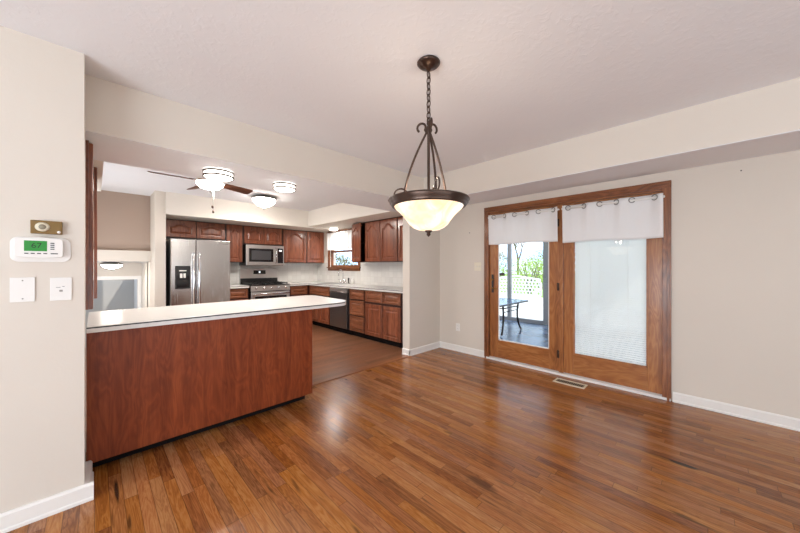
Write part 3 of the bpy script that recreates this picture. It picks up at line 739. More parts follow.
# ================================================================== appliances
# refrigerator
FX0, FX1, FY, FZ = .828, 1.668, 5.85, 1.715
fr = thing('refrigerator', 'stainless side-by-side refrigerator with a black water dispenser', 'refrigerator', ((FX0+FX1)/2, 6.3, 0))
def fp(name, mb, m, par=fr, label=None, o=((FX0+FX1)/2, 6.3, 0)):
    for v in mb.bm.verts: v.co -= Vector(o)
    ob = mb.build(name, m, par)
    if label: ob['label'] = label
    return ob
fp('body', MB().box(FX0, FX1, FY+.075, 6.78, .03, FZ-.02, .004), M_BLACK, label='black refrigerator side')
split = FX0+(1.142-FX0)
fx_s = 1.163
fp('freezer_door', MB().box(FX0+.002, fx_s-.004, FY, FY+.07, .10, FZ, .008), M_STEELF)
fp('refrigerator_door', MB().box(fx_s+.004, FX1-.002, FY, FY+.07, .10, FZ, .008), M_STEELF)
fp('grille', MB().box(FX0+.01, FX1-.01, FY+.03, FY+.08, .01, .095), M_BLACK)
for hx in (fx_s-.038, fx_s+.038):
    h_ = MB(); h_.tube([(hx, FY, 1.50), (hx, FY-.045, 1.49), (hx, FY-.055, 1.44), (hx, FY-.055, .62), (hx, FY-.045, .57), (hx, FY, .56)], .0155, 10)
    fp('handle', h_, M_CHROME)
dsp = MB()
dx0, dx1 = .885, 1.085
dsp.box(dx0, dx1, FY-.012, FY-.0005, .93, 1.29, .004)
d_ = fp('dispenser', dsp, M_BLACK)
q = MB(); q.box(dx0+.02, dx1-.02, FY-.0135, FY-.012, .95, 1.13); fp('dispenser_recess', q, M_GLOSSBLACK, d_)
q = MB(); q.box(.945, .978, FY-.017, FY-.0125, 1.10, 1.17, .002); q.box(.99, 1.022, FY-.017, FY-.0125, 1.10, 1.17, .002); q.box(.935, 1.03, FY-.016, FY-.0125, 1.205, 1.222); fp('dispenser_button', q, M_WHITE, d_)
q = MB()
for k in range(7): q.box(1.555+k*.012, 1.563+k*.012, FY-.0015, FY-.0002, 1.655, 1.667)
fp('nameplate', q, M_DARKGREY)

# microwave
mx0, mx1, my, mz0, mz1 = 2.105, 2.862, 6.40, 1.30, 1.715
mw = thing('microwave', 'stainless over-the-range microwave with a dark window', 'microwave', ((mx0+mx1)/2, 6.6, mz0))
mo = ((mx0+mx1)/2, 6.6, mz0)
fp('body', MB().box(mx0+.001, mx1-.001, my+.03, 6.811, mz0, mz1, .003), M_BLACK, mw, o=mo)
fp('front_frame', MB().box(mx0, mx1, my, my+.029, mz0+.004, mz1-.002, .006), M_STEEL, mw, o=mo)
fp('window', MB().box(mx0+.055, mx1-.225, my-.003, my+.0, mz0+.075, mz1-.075, .002), M_GLOSSBLACK, mw, o=mo)
q = MB(); q.box(mx0+.10, mx1-.275, my-.0042, my-.0031, mz0+.115, mz1-.115); fp('window_screen', q, M_DARKGREY, mw, o=mo)
fp('control_panel', MB().box(mx1-.135, mx1-.018, my-.003, my, mz0+.05, mz1-.055, .002), M_GLOSSBLACK, mw, o=mo)
q = MB(); q.box(mx1-.105, mx1-.045, my-.004, my-.003, mz1-.12, mz1-.09); fp('display', q, emis('clock_display', (.75, .85, .9), .7), mw, o=mo)
h_ = MB(); h_.tube([(mx1-.175, my, mz0+.05), (mx1-.175, my-.035, mz0+.075), (mx1-.175, my-.04, (mz0+mz1)/2), (mx1-.175, my-.035, mz1-.075), (mx1-.175, my, mz1-.05)], .011, 10); fp('handle', h_, M_CHROME, mw, o=mo)

# range
rx0, rx1, ry = 2.105, 2.872, 6.13
rg = thing('gas_range', 'stainless gas range with black grates under the microwave', 'stove', ((rx0+rx1)/2, 6.5, 0)); ro_ = ((rx0+rx1)/2, 6.5, 0)
fp('body', MB().box(rx0, rx1, ry+.045, 6.805, .05, .905, .003), M_BLACK, rg, o=ro_)
fp('cooktop', MB().box(rx0-.002, rx1+.002, ry+.01, 6.74, .9055, .922, .004), M_BLACK, rg, o=ro_)
q = MB().prism([(ry, .80), (ry+.06, .80), (ry+.06, .915), (ry+.018, .915)], rx0, rx1, 'X'); fp('control_panel', q, M_STEEL, rg, o=ro_)
for k in range(5):
    kx = rx0+.09+k*.147
    q = MB(); Mk = Matrix.Translation((kx, ry+.006, .857)) @ Matrix.Rotation(math.radians(82), 4, 'X')
    q.lathe([(0, 0), (.024, 0), (.024, .012), (.019, .03), (0, .032)], n=20, M=Mk); fp('knob', q, M_CHROME, rg, o=ro_)
fp('oven_door', MB().box(rx0+.004, rx1-.004, ry+.005, ry+.044, .20, .785, .006), M_STEEL, rg, o=ro_)
fp('oven_window', MB().box(rx0+.07, rx1-.07, ry+.0015, ry+.0045, .30, .70, .002), M_GLOSSBLACK, rg, o=ro_)
h_ = MB(); h_.tube([(rx0+.05, ry+.005, .745), (rx0+.05, ry-.045, .745)], .009, 8); h_.tube([(rx1-.05, ry+.005, .745), (rx1-.05, ry-.045, .745)], .009, 8); h_.tube([(rx0+.03, ry-.045, .745), (rx1-.03, ry-.045, .745)], .014, 12); fp('oven_handle', h_, M_CHROME, rg, o=ro_)
fp('drawer', MB().box(rx0+.004, rx1-.004, ry+.006, ry+.044, .06, .19, .004), M_STEEL, rg, o=ro_)
q = MB()
for gx in (rx0+.025, (rx0+rx1)/2-.12, (rx0+rx1)/2+.13):
    gw = .225
    for yy in (6.19, 6.32, 6.45, 6.58, 6.70): q.box(gx, gx+gw, yy-.006, yy+.006, .945, .960)
    for xx in (gx, gx+gw/2-.006, gx+gw-.012): q.box(xx, xx+.012, 6.185, 6.705, .940, .955)
    for xx in (gx, gx+gw-.012):
        for yy in (6.19, 6.69): q.box(xx, xx+.012, yy, yy+.012, .9215, .945)
fp('grate', q, M_BLACK, rg, o=ro_)
for bx in (rx0+.14, (rx0+rx1)/2, rx1-.14):
    for by in (6.30, 6.58):
        q = MB(); q.lathe([(0, .9222), (.045, .9222), (.045, .93), (.03, .938), (0, .938)], bx, by, 20); fp('burner', q, M_DARKGREY, rg, o=ro_)
fp('backguard', MB().prism([(6.748, .9225), (6.805, .9225), (6.805, 1.235), (6.765, 1.235)], rx0, rx1, 'X'), M_STEEL, rg, o=ro_)
fp('backguard_lower_panel', MB().box(rx0+.001, rx1-.001, 6.742, 6.7535, .9225, 1.035), M_BLACK, rg, o=ro_)
q = MB(); q.box(rx0+.26, rx0+.51, 6.7505, 6.7602, 1.12, 1.20); cl = fp('clock_panel', q, M_GLOSSBLACK, rg, o=ro_)
q = MB(); q.box(rx0+.37, rx0+.40, 6.748, 6.7503, 1.145, 1.18); fp('clock_display', q, emis('range_clock', (.85, .9, 1), 1.2), cl, o=ro_)

# dishwasher
dw = thing('dishwasher', 'dark stainless dishwasher between sink cabinet and drawers', 'dishwasher', (RB+.3, 5.045, 0)); dwo = (RB+.3, 5.045, 0)
fp('body', MB().box(RB+.03, XW-.03, 4.70, 5.345, .10, .868), M_BLACK, dw, o=dwo)
fp('front_panel', MB().box(RB-.005, RB+.028, 4.755, 5.335, .11, .775, .005), M_STEELD, dw, o=dwo)
fp('control_strip', MB().box(RB-.008, RB+.028, 4.755, 5.335, .782, .866, .005), M_STEEL, dw, o=dwo)
q = MB(); q.tube([(RB-.008, 5.28, .80), (RB-.035, 5.26, .80), (RB-.035, 4.83, .80), (RB-.008, 4.81, .80)], .008, 8); fp('handle', q, M_CHROME, dw, o=dwo)
fp('toe_kick', MB().box(RB+.08, XW-.03, 4.70, 5.345, 0, .099), M_TOE, dw, o=dwo)

# sink and faucet
sk = thing('sink', 'stainless sink rim set in the counter under the window', 'sink', (3.60, 5.72, .915)); so = (3.60, 5.72, .915)
q = MB(); q.box(3.37, 3.39, 5.38, 6.08, .9152, .921, .002); q.box(3.80, 3.82, 5.38, 6.08, .9152, .921, .002); q.box(3.39, 3.80, 5.38, 5.40, .9152, .921, .002); q.box(3.39, 3.80, 6.06, 6.08, .9152, .921, .002); q.box(3.39, 3.80, 5.72, 5.74, .9152, .920)
fp('rim', q, M_STEEL, sk, o=so)
fp('basin', MB().box(3.391, 3.799, 5.401, 6.059, .9153, .9165), M_STEELD, sk, o=so)
fc = thing('faucet', 'tall chrome faucet behind the sink', 'faucet', (3.845, 5.64, .915)); fo = (3.845, 5.64, .915)
q = MB(); q.lathe([(0, .9152), (.024, .9152), (.022, .935), (.012, .945), (.012, .96), (0, .96)], 3.845, 5.64, 20); fp('base', q, M_CHROME, fc, o=fo)
q = MB(); q.tube([(3.845, 5.64, .95)]+[(3.845-.055+.055*math.cos(a), 5.64, 1.15+.055*math.sin(a)) for a in [k*PI/10 for k in range(0, 11)]]+[(3.735, 5.64, 1.075)], .010, 10); fp('spout', q, M_CHROME, fc, o=fo)
for yy in (5.74, 5.55):
    q = MB(); q.lathe([(0, .9152), (.02, .9152), (.018, .95), (.009, .955), (.009, .985), (0, .985)], 3.845, yy, 16); q.tube([(3.845, yy, .98), (3.80, yy+(.03 if yy > 5.6 else -.03), 1.0)], .006, 8); fp('tap_handle', q, M_CHROME, fc, o=fo)
q = MB(); q.lathe([(0, .9152), (.022, .9152), (.018, .93), (.013, .935), (.015, .99), (.02, 1.02), (.012, 1.04), (0, 1.042)], 3.845, 5.43, 16); tag(q.build('side_sprayer', M_BLACK), 'black side sprayer standing right of the faucet', 'sprayer')
q = MB(); q.lathe([(0, .9152), (.024, .9152), (.026, .99), (.02, 1.01), (.008, 1.015), (.008, 1.035), (0, 1.036)], 3.845, 5.28, 16); tag(q.build('soap_bottle', M_WHITE), 'small white soap bottle on the counter by the tile', 'bottle')

# ================================================================== kitchen window (structure)
win = thing('window_1', 'wood framed window over the kitchen sink', 'window', (XW, 5.7, 1.2), kind='structure'); wo = (XW, 5.7, 1.2)
q = MB(); q.box(XW-.02, XW, WY0-.07, WY0, WZ0-.06, WZ1+.07, .003); q.box(XW-.02, XW, WY1, WY1+.07, WZ0-.06, WZ1+.07, .003); fp('casing', q, M_OAKD, win, o=wo)
q = MB(); q.box(XW-.0205, XW, WY0, WY1, WZ1, WZ1+.07, .003); q.box(XW-.0205, XW, WY0-.07, WY1+.07, WZ0-.075, WZ0-.01, .003); q.box(XW-.045, XW, WY0-.09, WY1+.09, WZ0-.012, WZ0+.01, .003); fp('sill', q, M_OAKDH, win, o=wo)
q = MB()
q.box(XW+.02, XW+.06, WY0, WY0+.05, WZ0, WZ1); q.box(XW+.02, XW+.06, WY1-.05, WY1, WZ0, WZ1); q.box(XW+.02, XW+.06, WY0, WY1, WZ0, WZ0+.05); q.box(XW+.02, XW+.06, WY0, WY1, WZ1-.05, WZ1); q.box(XW+.02, XW+.06, WY0, WY1, 1.60, 1.64)
fp('sash', q, M_OAKD, win, o=wo)
fp('glass_pane', MB().box(XW+.038, XW+.041, WY0+.05, WY1-.05, WZ0+.05, WZ1-.05), M_GLASS, win, o=wo)
# cafe curtain
cu = thing('curtain', 'short white curtain over the upper half of the sink window', 'curtain', (XW-.06, 5.75, 1.66))
co = Vector(cu.location)
b = bmesh.new(); grid = []
for side in (-1, 1):
    g = []
    for i in range(121):
        y = 5.22+(6.27-5.22)*i/120; colv = []
        for j in range(9):
            z = 1.655+(2.05-1.655)*j/8; x = XW-.06+.012*math.sin(y*48)+side*.001
            colv.append(b.verts.new(Vector((x, y, z))-co))
        g.append(colv)
    for i in range(120):
        for j in range(8): b.faces.new((g[i][j], g[i+1][j], g[i+1][j+1], g[i][j+1]))
    grid.append(g)
m = MB(); m.bm.free(); m.bm = b; m.build('fabric', M_FABRIC, cu, smooth=True)
q = MB(); q.tube([(XW-.06, 5.18, 2.062), (XW-.06, 6.30, 2.062)], .009, 10); q.tube([(XW-.06, 5.19, 2.062), (XW-.0205, 5.19, 2.062)], .005, 8); q.tube([(XW-.06, 6.29, 2.062), (XW-.0205, 6.29, 2.062)], .005, 8)
tag(q.build('curtain_rod', M_OAKDH), 'wooden curtain rod above the sink window', 'curtain rod')

# ================================================================== lamps
def drum_light(x, y, label, r=.155):
    t = thing('flush_light', label, 'ceiling light', (x, y, 2.098), group='flush drum lights under the dropped beam')
    MB().lathe([(0, -.001), (r-.03, -.001), (r-.03, -.018), (0, -.018)], n=40).build('base', M_NICKEL, t)
    MB().lathe([(0, -.019), (r-.008, -.019), (r-.006, -.055), (r-.03, -.068), (0, -.073)], n=48).build('glass_shade', M_GLASSLAMP, t)
    for z in (-.010, -.045):
        MB().lathe([(r-.007, z), (r+.004, z), (r+.004, z-.012), (r-.007, z-.012), (r-.007, z)], n=48).build('metal_band', M_IRON, t)
    return t
drum_light(.755, 2.97, 'drum-shaped flush light under the beam, directly before the ceiling fan', .115)
drum_light(1.335, 2.97, 'drum-shaped flush light under the beam, right of the ceiling fan', .105)
def bowl_light(x, y, z, label, r=.19, ms=None, k=1):
    t = thing('bowl_light', label, 'ceiling light', (x, y, z))
    MB().lathe([(0, -.001), (r*.6, -.001), (r, -.03), (r*1.03, -.045), (r*.98, -.052), (r*.9, -.045), (0, -.03)], n=40).build('rim', M_NICKEL, t)
    MB().lathe([(0, -.047), (r*.93, -.0535), (r*.85, -.053-.037*k), (r*.55, -.053-.082*k), (r*.2, -.053-.105*k), (0, -.053-.109*k)], n=48).build('glass_bowl', ms or M_GLASSLAMP2, t)
    MB().lathe([(0, -.0535-.109*k), (.016, -.056-.109*k), (.018, -.066-.109*k), (.008, -.076-.109*k), (0, -.086-.109*k)], n=16).build('finial', M_BLACK, t)
    return t
bowl_light(1.99, 5.20, H, 'bowl-shaped ceiling light with dark rim above the range', .19, k=1.2)
bowl_light(.20, 6.95, 1.36, 'shallow bowl light on the low ceiling of the stairwell', .14, k=.6)
t = thing('flush_light', 'small round light under the soffit over the sink', 'ceiling light', (3.66, 5.72, 2.115))
MB().lathe([(0, -.001), (.10, -.001), (.10, -.012), (0, -.012)], n=32).build('base', M_NICKEL, t)
MB().lathe([(0, -.0125), (.088, -.0125), (.085, -.05), (.05, -.062), (0, -.064)], n=32).build('glass_shade', M_GLASSLAMP, t)

def diffuser(par, z, r, power):
    l = bpy.data.lights.new('diffuser_light', 'AREA'); l.shape = 'DISK'; l.size = 2*r; l.energy = power; l.color = (1, .93, .85)
    ob = bpy.data.objects.new('diffuser_light', l); COL.objects.link(ob); ob.parent = par; ob.location = (0, 0, z)
for o_ in list(COL.objects):
    if o_.name.startswith('flush_light'): diffuser(o_, -.075 if o_.location.z < 2.1 else -.066, .06, 7 if o_.location.z < 2.1 else 10)
    if o_.name.startswith('bowl_light'): diffuser(o_, -.1845 if o_.location.z > 2 else -.120, .035, 34 if o_.location.z > 2 else 9)
# ceiling fan
fan = thing('ceiling_fan', 'hugger ceiling fan with walnut blades and a glass light bowl', 'ceiling fan', (.93, 4.0, H-.028)); 
MB().lathe([(0, .027), (.09, .027), (.09, -.03), (.06, -.045), (.11, -.06), (.125, -.10), (.115, -.155), (.06, -.17), (0, -.17)], n=40).build('motor_housing', plain('antique_white_metal', srgb(225, 205, 175), .35, .2), fan)
diffuser(fan, -.2592, .03, 30)
for ang in (180, 98, 22):
    a = math.radians(ang)
    Mx = Matrix.Rotation(a, 4, 'Z') @ Matrix.Translation((0, 0, -.172)) @ Matrix.Rotation(math.radians(-17), 4, 'X')
    q = MB(); P = [(.17, -.05), (.30, -.058), (.50, -.066), (.535, -.058), (.55, -.035), (.55, .035), (.535, .058), (.50, .066), (.30, .058), (.17, .05)]
    q.prism(P, -.003, .003, 'Z', bev=.001)
    bl_ = q.build('blade', M_FANBLADE, fan); bl_.matrix_local = Mx
    q = MB(); q.box(.08, .20, -.02, .02, .0035, .008, .001)
    ir = q.build('blade_iron', M_IRON, bl_)
MB().lathe([(0, -.171), (.10, -.171), (.142, -.175), (.146, -.185), (.0, -.18)], n=40).build('light_rim', plain('cream_rim', srgb(226, 190, 150), .35), fan)
MB().lathe([(0, -.186), (.138, -.186), (.13, -.210), (.095, -.240), (.04, -.256), (0, -.258)], n=48).build('glass_bowl', M_GLASSLAMP2, fan)
MB().lathe([(0, -.2595), (.020, -.261), (.022, -.271), (.010, -.282), (0, -.288)], n=16).build('finial', M_BLACK, fan)
for px, py, zl in ((.02, -.02, -.44), (.035, .01, -.49)):
    q = MB(); q.tube([(px, py, -.262), (px, py, zl)], .0012, 6); pc = q.build('pull_chain', M_NICKEL, fan)
    q = MB(); q.lathe([(0, zl+.004), (.009, zl), (.013, zl-.015), (.009, zl-.03), (0, zl-.034)], px, py, 12); q.build('pull_knob', M_IRON, pc)

# ------------------------------------------------------------------ pendant
PX, PY = 1.345, 1.125
pd = thing('pendant_lamp', 'bronze bowl pendant with scrolled arms hanging from a chain', 'pendant lamp', (PX, PY, 1.45))
po = Vector((0, 0, -1.45))
def pp(name, mb, m, par=pd, sm=False):
    for v in mb.bm.verts: v.co += po
    return mb.build(name, m, par, smooth=sm)
pp('canopy', MB().lathe([(0, H-.001), (.062, H-.001), (.066, H-.008), (.060, H-.016), (.040, H-.030), (.016, H-.038), (.008, H-.052), (0, H-.053)], n=40), M_IRON)
ch = MB(); z = H-.055; k = 0
while z > 2.12:
    L_ = .042; pts = []
    for i in range(14):
        a = 2*PI*i/14; u_ = .0115*math.cos(a); w_ = L_/2*math.sin(a)
        pts.append((u_, 0, z-L_/2+w_+.004) if k % 2 == 0 else (0, u_, z-L_/2+w_+.004))
    ch.tube(pts, .0033, 6, closed=True); z -= L_-.009; k += 1
pp('chain', ch, M_IRON)
pp('wire', MB().tube([(.002*math.sin(i*1.3), .002*math.cos(i*1.3), H-.05-i*.02) for i in range(17)], .0018, 6), M_IRON)
pp('hub', MB().lathe([(0, 2.11), (.006, 2.105), (.012, 2.09), (.007, 2.08), (.017, 2.065), (.017, 2.045), (.008, 2.03), (.008, 1.69), (.02, 1.68), (0, 1.675)], n=24), M_IRON)
view = math.atan2(-PY, -PX)    # towards the dining side
for ang in (15, 135, 255):
    a = view+math.radians(ang); dx, dy_ = math.cos(a), math.sin(a)
    prof = []
    for i in range(11):   # top curl
        q_ = math.radians(215-i*27); prof.append((.042+.025*math.cos(q_), 2.073+.025*math.sin(q_)))
    prof = prof[::-1]
    prof += [(.013, 2.04)]
    for f_ in [i/14 for i in range(1, 15)]:
        prof.append((.013+.137*(1-(1-f_)**1.6), 2.04-.375*f_))
    q = MB(); q.tube([(dx*r, dy_*r, z) for r, z in prof], .0065, 8)
    # foot scroll curls outward over the rim, a small one inward
    pr = [(.150, 1.672)]
    for i in range(0, 17):
        q_ = math.radians(190-i*17); k_r = .050-.0014*i; pr.append((.175+k_r*math.cos(q_), 1.698+k_r*.9*math.sin(q_)))
    q.tube([(dx*r, dy_*r, z) for r, z in pr], .0048, 8)
    pr = []
    for i in range(0, 15):
        q_ = math.radians(-10+i*19); k_r = .022-.0006*i; pr.append((.110+k_r*math.cos(q_), 1.688+k_r*math.sin(q_)))
    q.tube([(dx*r, dy_*r, z) for r, z in pr], .004, 8)
    pp('arm', q, M_IRON)
pp('rim', MB().lathe([(.190, 1.620), (.206, 1.616), (.213, 1.624), (.210, 1.630), (.222, 1.636), (.219, 1.645), (.230, 1.652), (.225, 1.662), (.208, 1.666), (.190, 1.660), (.190, 1.620)], n=64), M_IRON)
pp('glass_shade', MB().lathe([(0.198, 1.6508), (0.197, 1.6225), (0.186, 1.6061), (0.163, 1.5855), (0.143, 1.5648), (0.126, 1.5425), (0.109, 1.5184), (0.087, 1.4995), (0.058, 1.4874), (0.019, 1.4840), (0.000, 1.4840), (0.000, 1.4874), (0.019, 1.4874), (0.056, 1.4909), (0.084, 1.5029), (0.105, 1.5210), (0.122, 1.5451), (0.139, 1.5674), (0.159, 1.5881), (0.182, 1.6087), (0.193, 1.6250), (0.194, 1.6508), (0.198, 1.6508)], n=64), M_ALAB)
pp('finial', MB().lathe([(0, 1.488), (.02, 1.486), (.022, 1.479), (.010, 1.470), (.012, 1.460), (.006, 1.453), (0, 1.447)], n=20), M_IRON)
pl_ = light('pendant_bulb', 'POINT', (PX, PY, 1.72), (0, 0, 0), 5, (1, .82, .62), shadow_soft_size=.04)

# ================================================================== wall fittings
YL = 2.405
def wl(mb, name, m, par=None, o=(0, 0, 0)):
    for v in mb.bm.verts: v.co -= Vector(o)
    return mb.build(name, m, par)
def text_mesh(txt, size, name, m, par, M):
    cu = bpy.data.curves.new(name, 'FONT'); cu.body = txt; cu.size = size; cu.extrude = .0003; cu.align_x = 'CENTER'; cu.align_y = 'CENTER'
    tmp = bpy.data.objects.new('tmp_text', cu); COL.objects.link(tmp)
    dg = bpy.context.evaluated_depsgraph_get(); me = bpy.data.meshes.new_from_object(tmp.evaluated_get(dg))
    bpy.data.objects.remove(tmp)
    me.transform(M); me.materials.clear(); me.materials.append(m); me.name = name
    ob = bpy.data.objects.new(name, me); COL.objects.link(ob); ob.parent = par
    return ob
# the old thermostat's gold sensor box
so_ = (-.174, YL, 1.4795)
t = thing('sensor_box', 'gold-brown rectangular sensor box above the thermostat', 'sensor', so_)
wl(MB().box(-.228, -.120, YL-.024, YL-.0005, 1.446, 1.513, .003), 'case', M_GOLD, t, so_)
Mr = Matrix.Rotation(math.radians(90), 4, 'X')
q = MB(); q.lathe([(0, .0), (.021, 0), (.023, .003), (.016, .006), (0, .006)], n=28, M=Matrix.Translation((-.188, YL-.0242, 1.480)) @ Matrix.Scale(1.12, 4, (1, 0, 0)) @ Mr); dd = wl(q, 'dial', plain('cream_dial', srgb(222, 214, 190), .4), t, so_)
q = MB(); q.lathe([(0, .006), (.013, .0062), (.011, .009), (0, .0092)], n=24, M=Matrix.Translation((-.188, YL-.0242, 1.480)) @ Mr); wl(q, 'dial_center', plain('dial_grey', srgb(140, 132, 112), .5), dd, so_)
q = MB(); q.lathe([(0, 0), (.007, 0), (.006, .003), (0, .004)], n=16, M=Matrix.Translation((-.132, YL-.0242, 1.457)) @ Mr); wl(q, 'screw', M_WHITE, t, so_)
# thermostat
to = (-.195, YL, 1.37)
t = thing('thermostat', 'white digital thermostat with a green lit screen', 'thermostat', to)
pl = rounded([(-.294, 1.303, .03), (-.091, 1.303, .03), (-.091, 1.428, .03), (-.294, 1.428, .03)])
wl(MB().prism(pl, YL-.006, YL-.0005, 'Y', bev=.002), 'backplate', M_WHITE, t, to)
pl = rounded([(-.279, 1.328, .012), (-.198, 1.322, 0), (-.117, 1.328, .012), (-.117, 1.420, .012), (-.198, 1.428, 0), (-.279, 1.420, .012)])
wl(MB().prism(pl, YL-.030, YL-.0062, 'Y', bev=.003), 'case', M_WHITE, t, to)
sc = wl(MB().box(-.247, -.172, YL-.0312, YL-.0302, 1.357, 1.409), 'screen', M_GREEN, t, to)
Mt = Matrix.Translation((-.207-to[0], -.0318, 1.384-to[2])) @ Matrix.Rotation(math.radians(90), 4, 'X')
text_mesh('67', .036, 'digits', M_LCDTXT, sc, Mt)
for k in range(4):
    wl(MB().box(-.246+k*.0205, -.233+k*.0205, YL-.032, YL-.0302, 1.343, 1.348, .0008), 'button', M_DARKGREY, t, to)
wl(MB().box(-.160, -.135, YL-.032, YL-.0302, 1.343, 1.348, .0008), 'button', M_DARKGREY, t, to)
for k in range(4):
    wl(MB().box(-.161, -.147, YL-.032, YL-.0302, 1.366+k*.010, 1.371+k*.010, .001), 'button', M_DARKGREY, t, to)
# plates
def plate(x0, x1, z0, z1, label, toggles, name='switch_plate', cat='switch plate'):
    o_ = ((x0+x1)/2, YL, (z0+z1)/2)
    t = thing(name, label, cat, o_)
    wl(MB().box(x0, x1, YL-.006, YL-.0005, z0, z1, .002), 'plate', M_WHITE, t, o_)
    cx = (x0+x1)/2; cz = (z0+z1)/2
    if toggles:
        wl(MB().box(cx-.018, cx-.002, YL-.0068, YL-.0058, cz+.008, cz+.010), 'marking', M_DARKGREY, t, o_)
        q = MB(); q.box(cx-.006, cx+.006, YL-.0085, YL-.0058, cz-.014, cz-.004, .001); wl(q, 'sensor_dot', plain('plate_grey', srgb(150, 145, 140), .4), t, o_)
        q = MB(); q.box(cx+.004, cx+.013, YL-.0068, YL-.0058, cz+.012, cz+.014); wl(q, 'marking', M_DARKGREY, t, o_)
    else:
        for zz in (z0+.016, z1-.016):
            q = MB(); q.lathe([(0, 0), (.0032, 0), (.0028, .001), (0, .0012)], n=12, M=Matrix.Translation((cx, YL-.006, zz)) @ Mr); wl(q, 'screw', M_NICKEL, t, o_)
plate(-.294, -.214, 1.104, 1.226, 'blank white wall plate with two screws below the thermostat', False, 'wall_plate', 'wall plate')
plate(-.164, -.087, 1.102, 1.222, 'white control plate with faint markings, closest to the wall end', True)
# door wall plates
o_ = (XW, 2.685, .36)
t = thing('outlet', 'white power outlet low on the wall left of the patio door', 'outlet', o_)
wl(MB().box(XW-.006, XW-.0005, 2.65, 2.72, .305, .42, .002), 'plate', M_WHITE, t, o_)
for zz in (.34, .385):
    q = MB(); q.box(XW-.008, XW-.0055, 2.668, 2.702, zz-.013, zz+.013, .002); soc = wl(q, 'socket', M_WHITE, t, o_)
    q = MB(); q.box(XW-.0085, XW-.0079, 2.676, 2.679, zz-.006, zz+.006); q.box(XW-.0085, XW-.0079, 2.691, 2.694, zz-.006, zz+.006); wl(q, 'slot', M_DARKGREY, soc, o_)
o_ = (XW, 2.345, 1.28)
t = thing('light_switch', 'ivory double light switch beside the patio door casing', 'light switch', o_)
wl(MB().box(XW-.006, XW-.0005, 2.29, 2.40, 1.22, 1.338, .002), 'plate', plain('ivory_plastic', srgb(232, 224, 204), .4), t, o_)
for yy in (2.32, 2.37): wl(MB().box(XW-.014, XW-.0055, yy-.004, yy+.004, 1.27, 1.29, .001), 'toggle', M_WHITE, t, o_)
# switch on wall end of kitchen side
for (yy, zz, lb) in ((-.186, 2.092, 'small dark nail high on the wall right of the door'), (2.475, 1.771, 'small dark nail on the wall left of the door')):
    q = MB(); q.tube([(XW, yy, zz), (XW-.012, yy, zz+.001)], .0028, 8); q.tube([(XW-.012, yy, zz+.001), (XW-.014, yy, zz+.001)], .0055, 10); tag(q.build('nail', M_BLACK), lb, 'nail')
# floor register
o_ = (3.69, 1.08, 0)
t = thing('floor_vent', 'cream metal floor vent in front of the patio door', 'vent', o_)
q = MB(); q.box(3.62, 3.765, .925, .945, 0.0002, .006, .001); q.box(3.62, 3.765, 1.215, 1.235, .0002, .006, .001); q.box(3.62, 3.648, .945, 1.215, .0002, .006, .001); q.box(3.737, 3.765, .945, 1.215, .0002, .006, .001)
wl(q, 'frame', plain('cream_metal', srgb(226, 214, 190), .4), t, o_)
q = MB()
for k in range(14): q.box(3.648, 3.737, .951+k*.019, .959+k*.019, .002, .0052)
wl(q, 'louvers', plain('vent_slats', srgb(150, 138, 118), .5), t, o_)
wl(MB().box(3.648, 3.737, .945, 1.215, .0002, .001), 'duct', M_TOE, t, o_)

# ================================================================== sunroom and garden beyond the door
SX = 8.15; SZ = -.20
struct('floor_sunroom', box(XW+.15, SX+.1, -.5, 6.0, SZ-.1, SZ), M_SLATE, 'blue slate tiled sunroom floor')
struct('ceiling_sunroom', box(XW+.15, SX+.1, -.5, 4.95, 2.5, 2.6), M_TRIM, 'white sunroom ceiling')
struct('wall_sunroom', box(XW+.15, SX+.1, -.6, -.5, SZ, .6), M_TRIM, 'white sunroom end wall')
sd = thing('door_2', 'grey aluminium sliding door of the sunroom', 'door', (SX, 3.0, SZ), kind='structure'); sdo = (SX, 3.0, SZ)
q = MB(); q.box(SX-.04, SX+.06, -.5, 6.0, SZ, SZ+.09); q.box(SX-.04, SX+.06, -.5, 6.0, 2.15, 2.28)
fp('track', q, M_ALU, sd, o=sdo)
for y0, y1 in ((3.86, 3.96), (2.77, 3.00), (1.6, 1.7), (4.9, 5.0), (.4, .5), (5.4, 5.5)):
    fp('stile', MB().box(SX-.03, SX+.05, y0, y1, SZ+.09, 2.15), M_ALU, sd, o=sdo)
for y0, y1 in ((3.00, 3.86), (3.96, 4.9), (1.7, 2.77), (.5, 1.6)):
    fp('glass_pane', MB().box(SX+.005, SX+.01, y0, y1, SZ+.09, 2.15), M_GLASS, sd, o=sdo)
q = MB(); q.tube([(SX-.03, 2.84, .84), (SX-.08, 2.84, .88), (SX-.09, 2.84, .98), (SX-.08, 2.84, 1.08), (SX-.03, 2.84, 1.12)], .022, 10); fp('handle', q, M_BLACK, sd, o=sdo)
q = MB(); q.box(SX-.004, SX+.004, 4.05, 4.26, 1.02, 1.10)
fp('sticker', q, plain('brown_sticker', (.03, .018, .01), .4), sd, o=sdo)

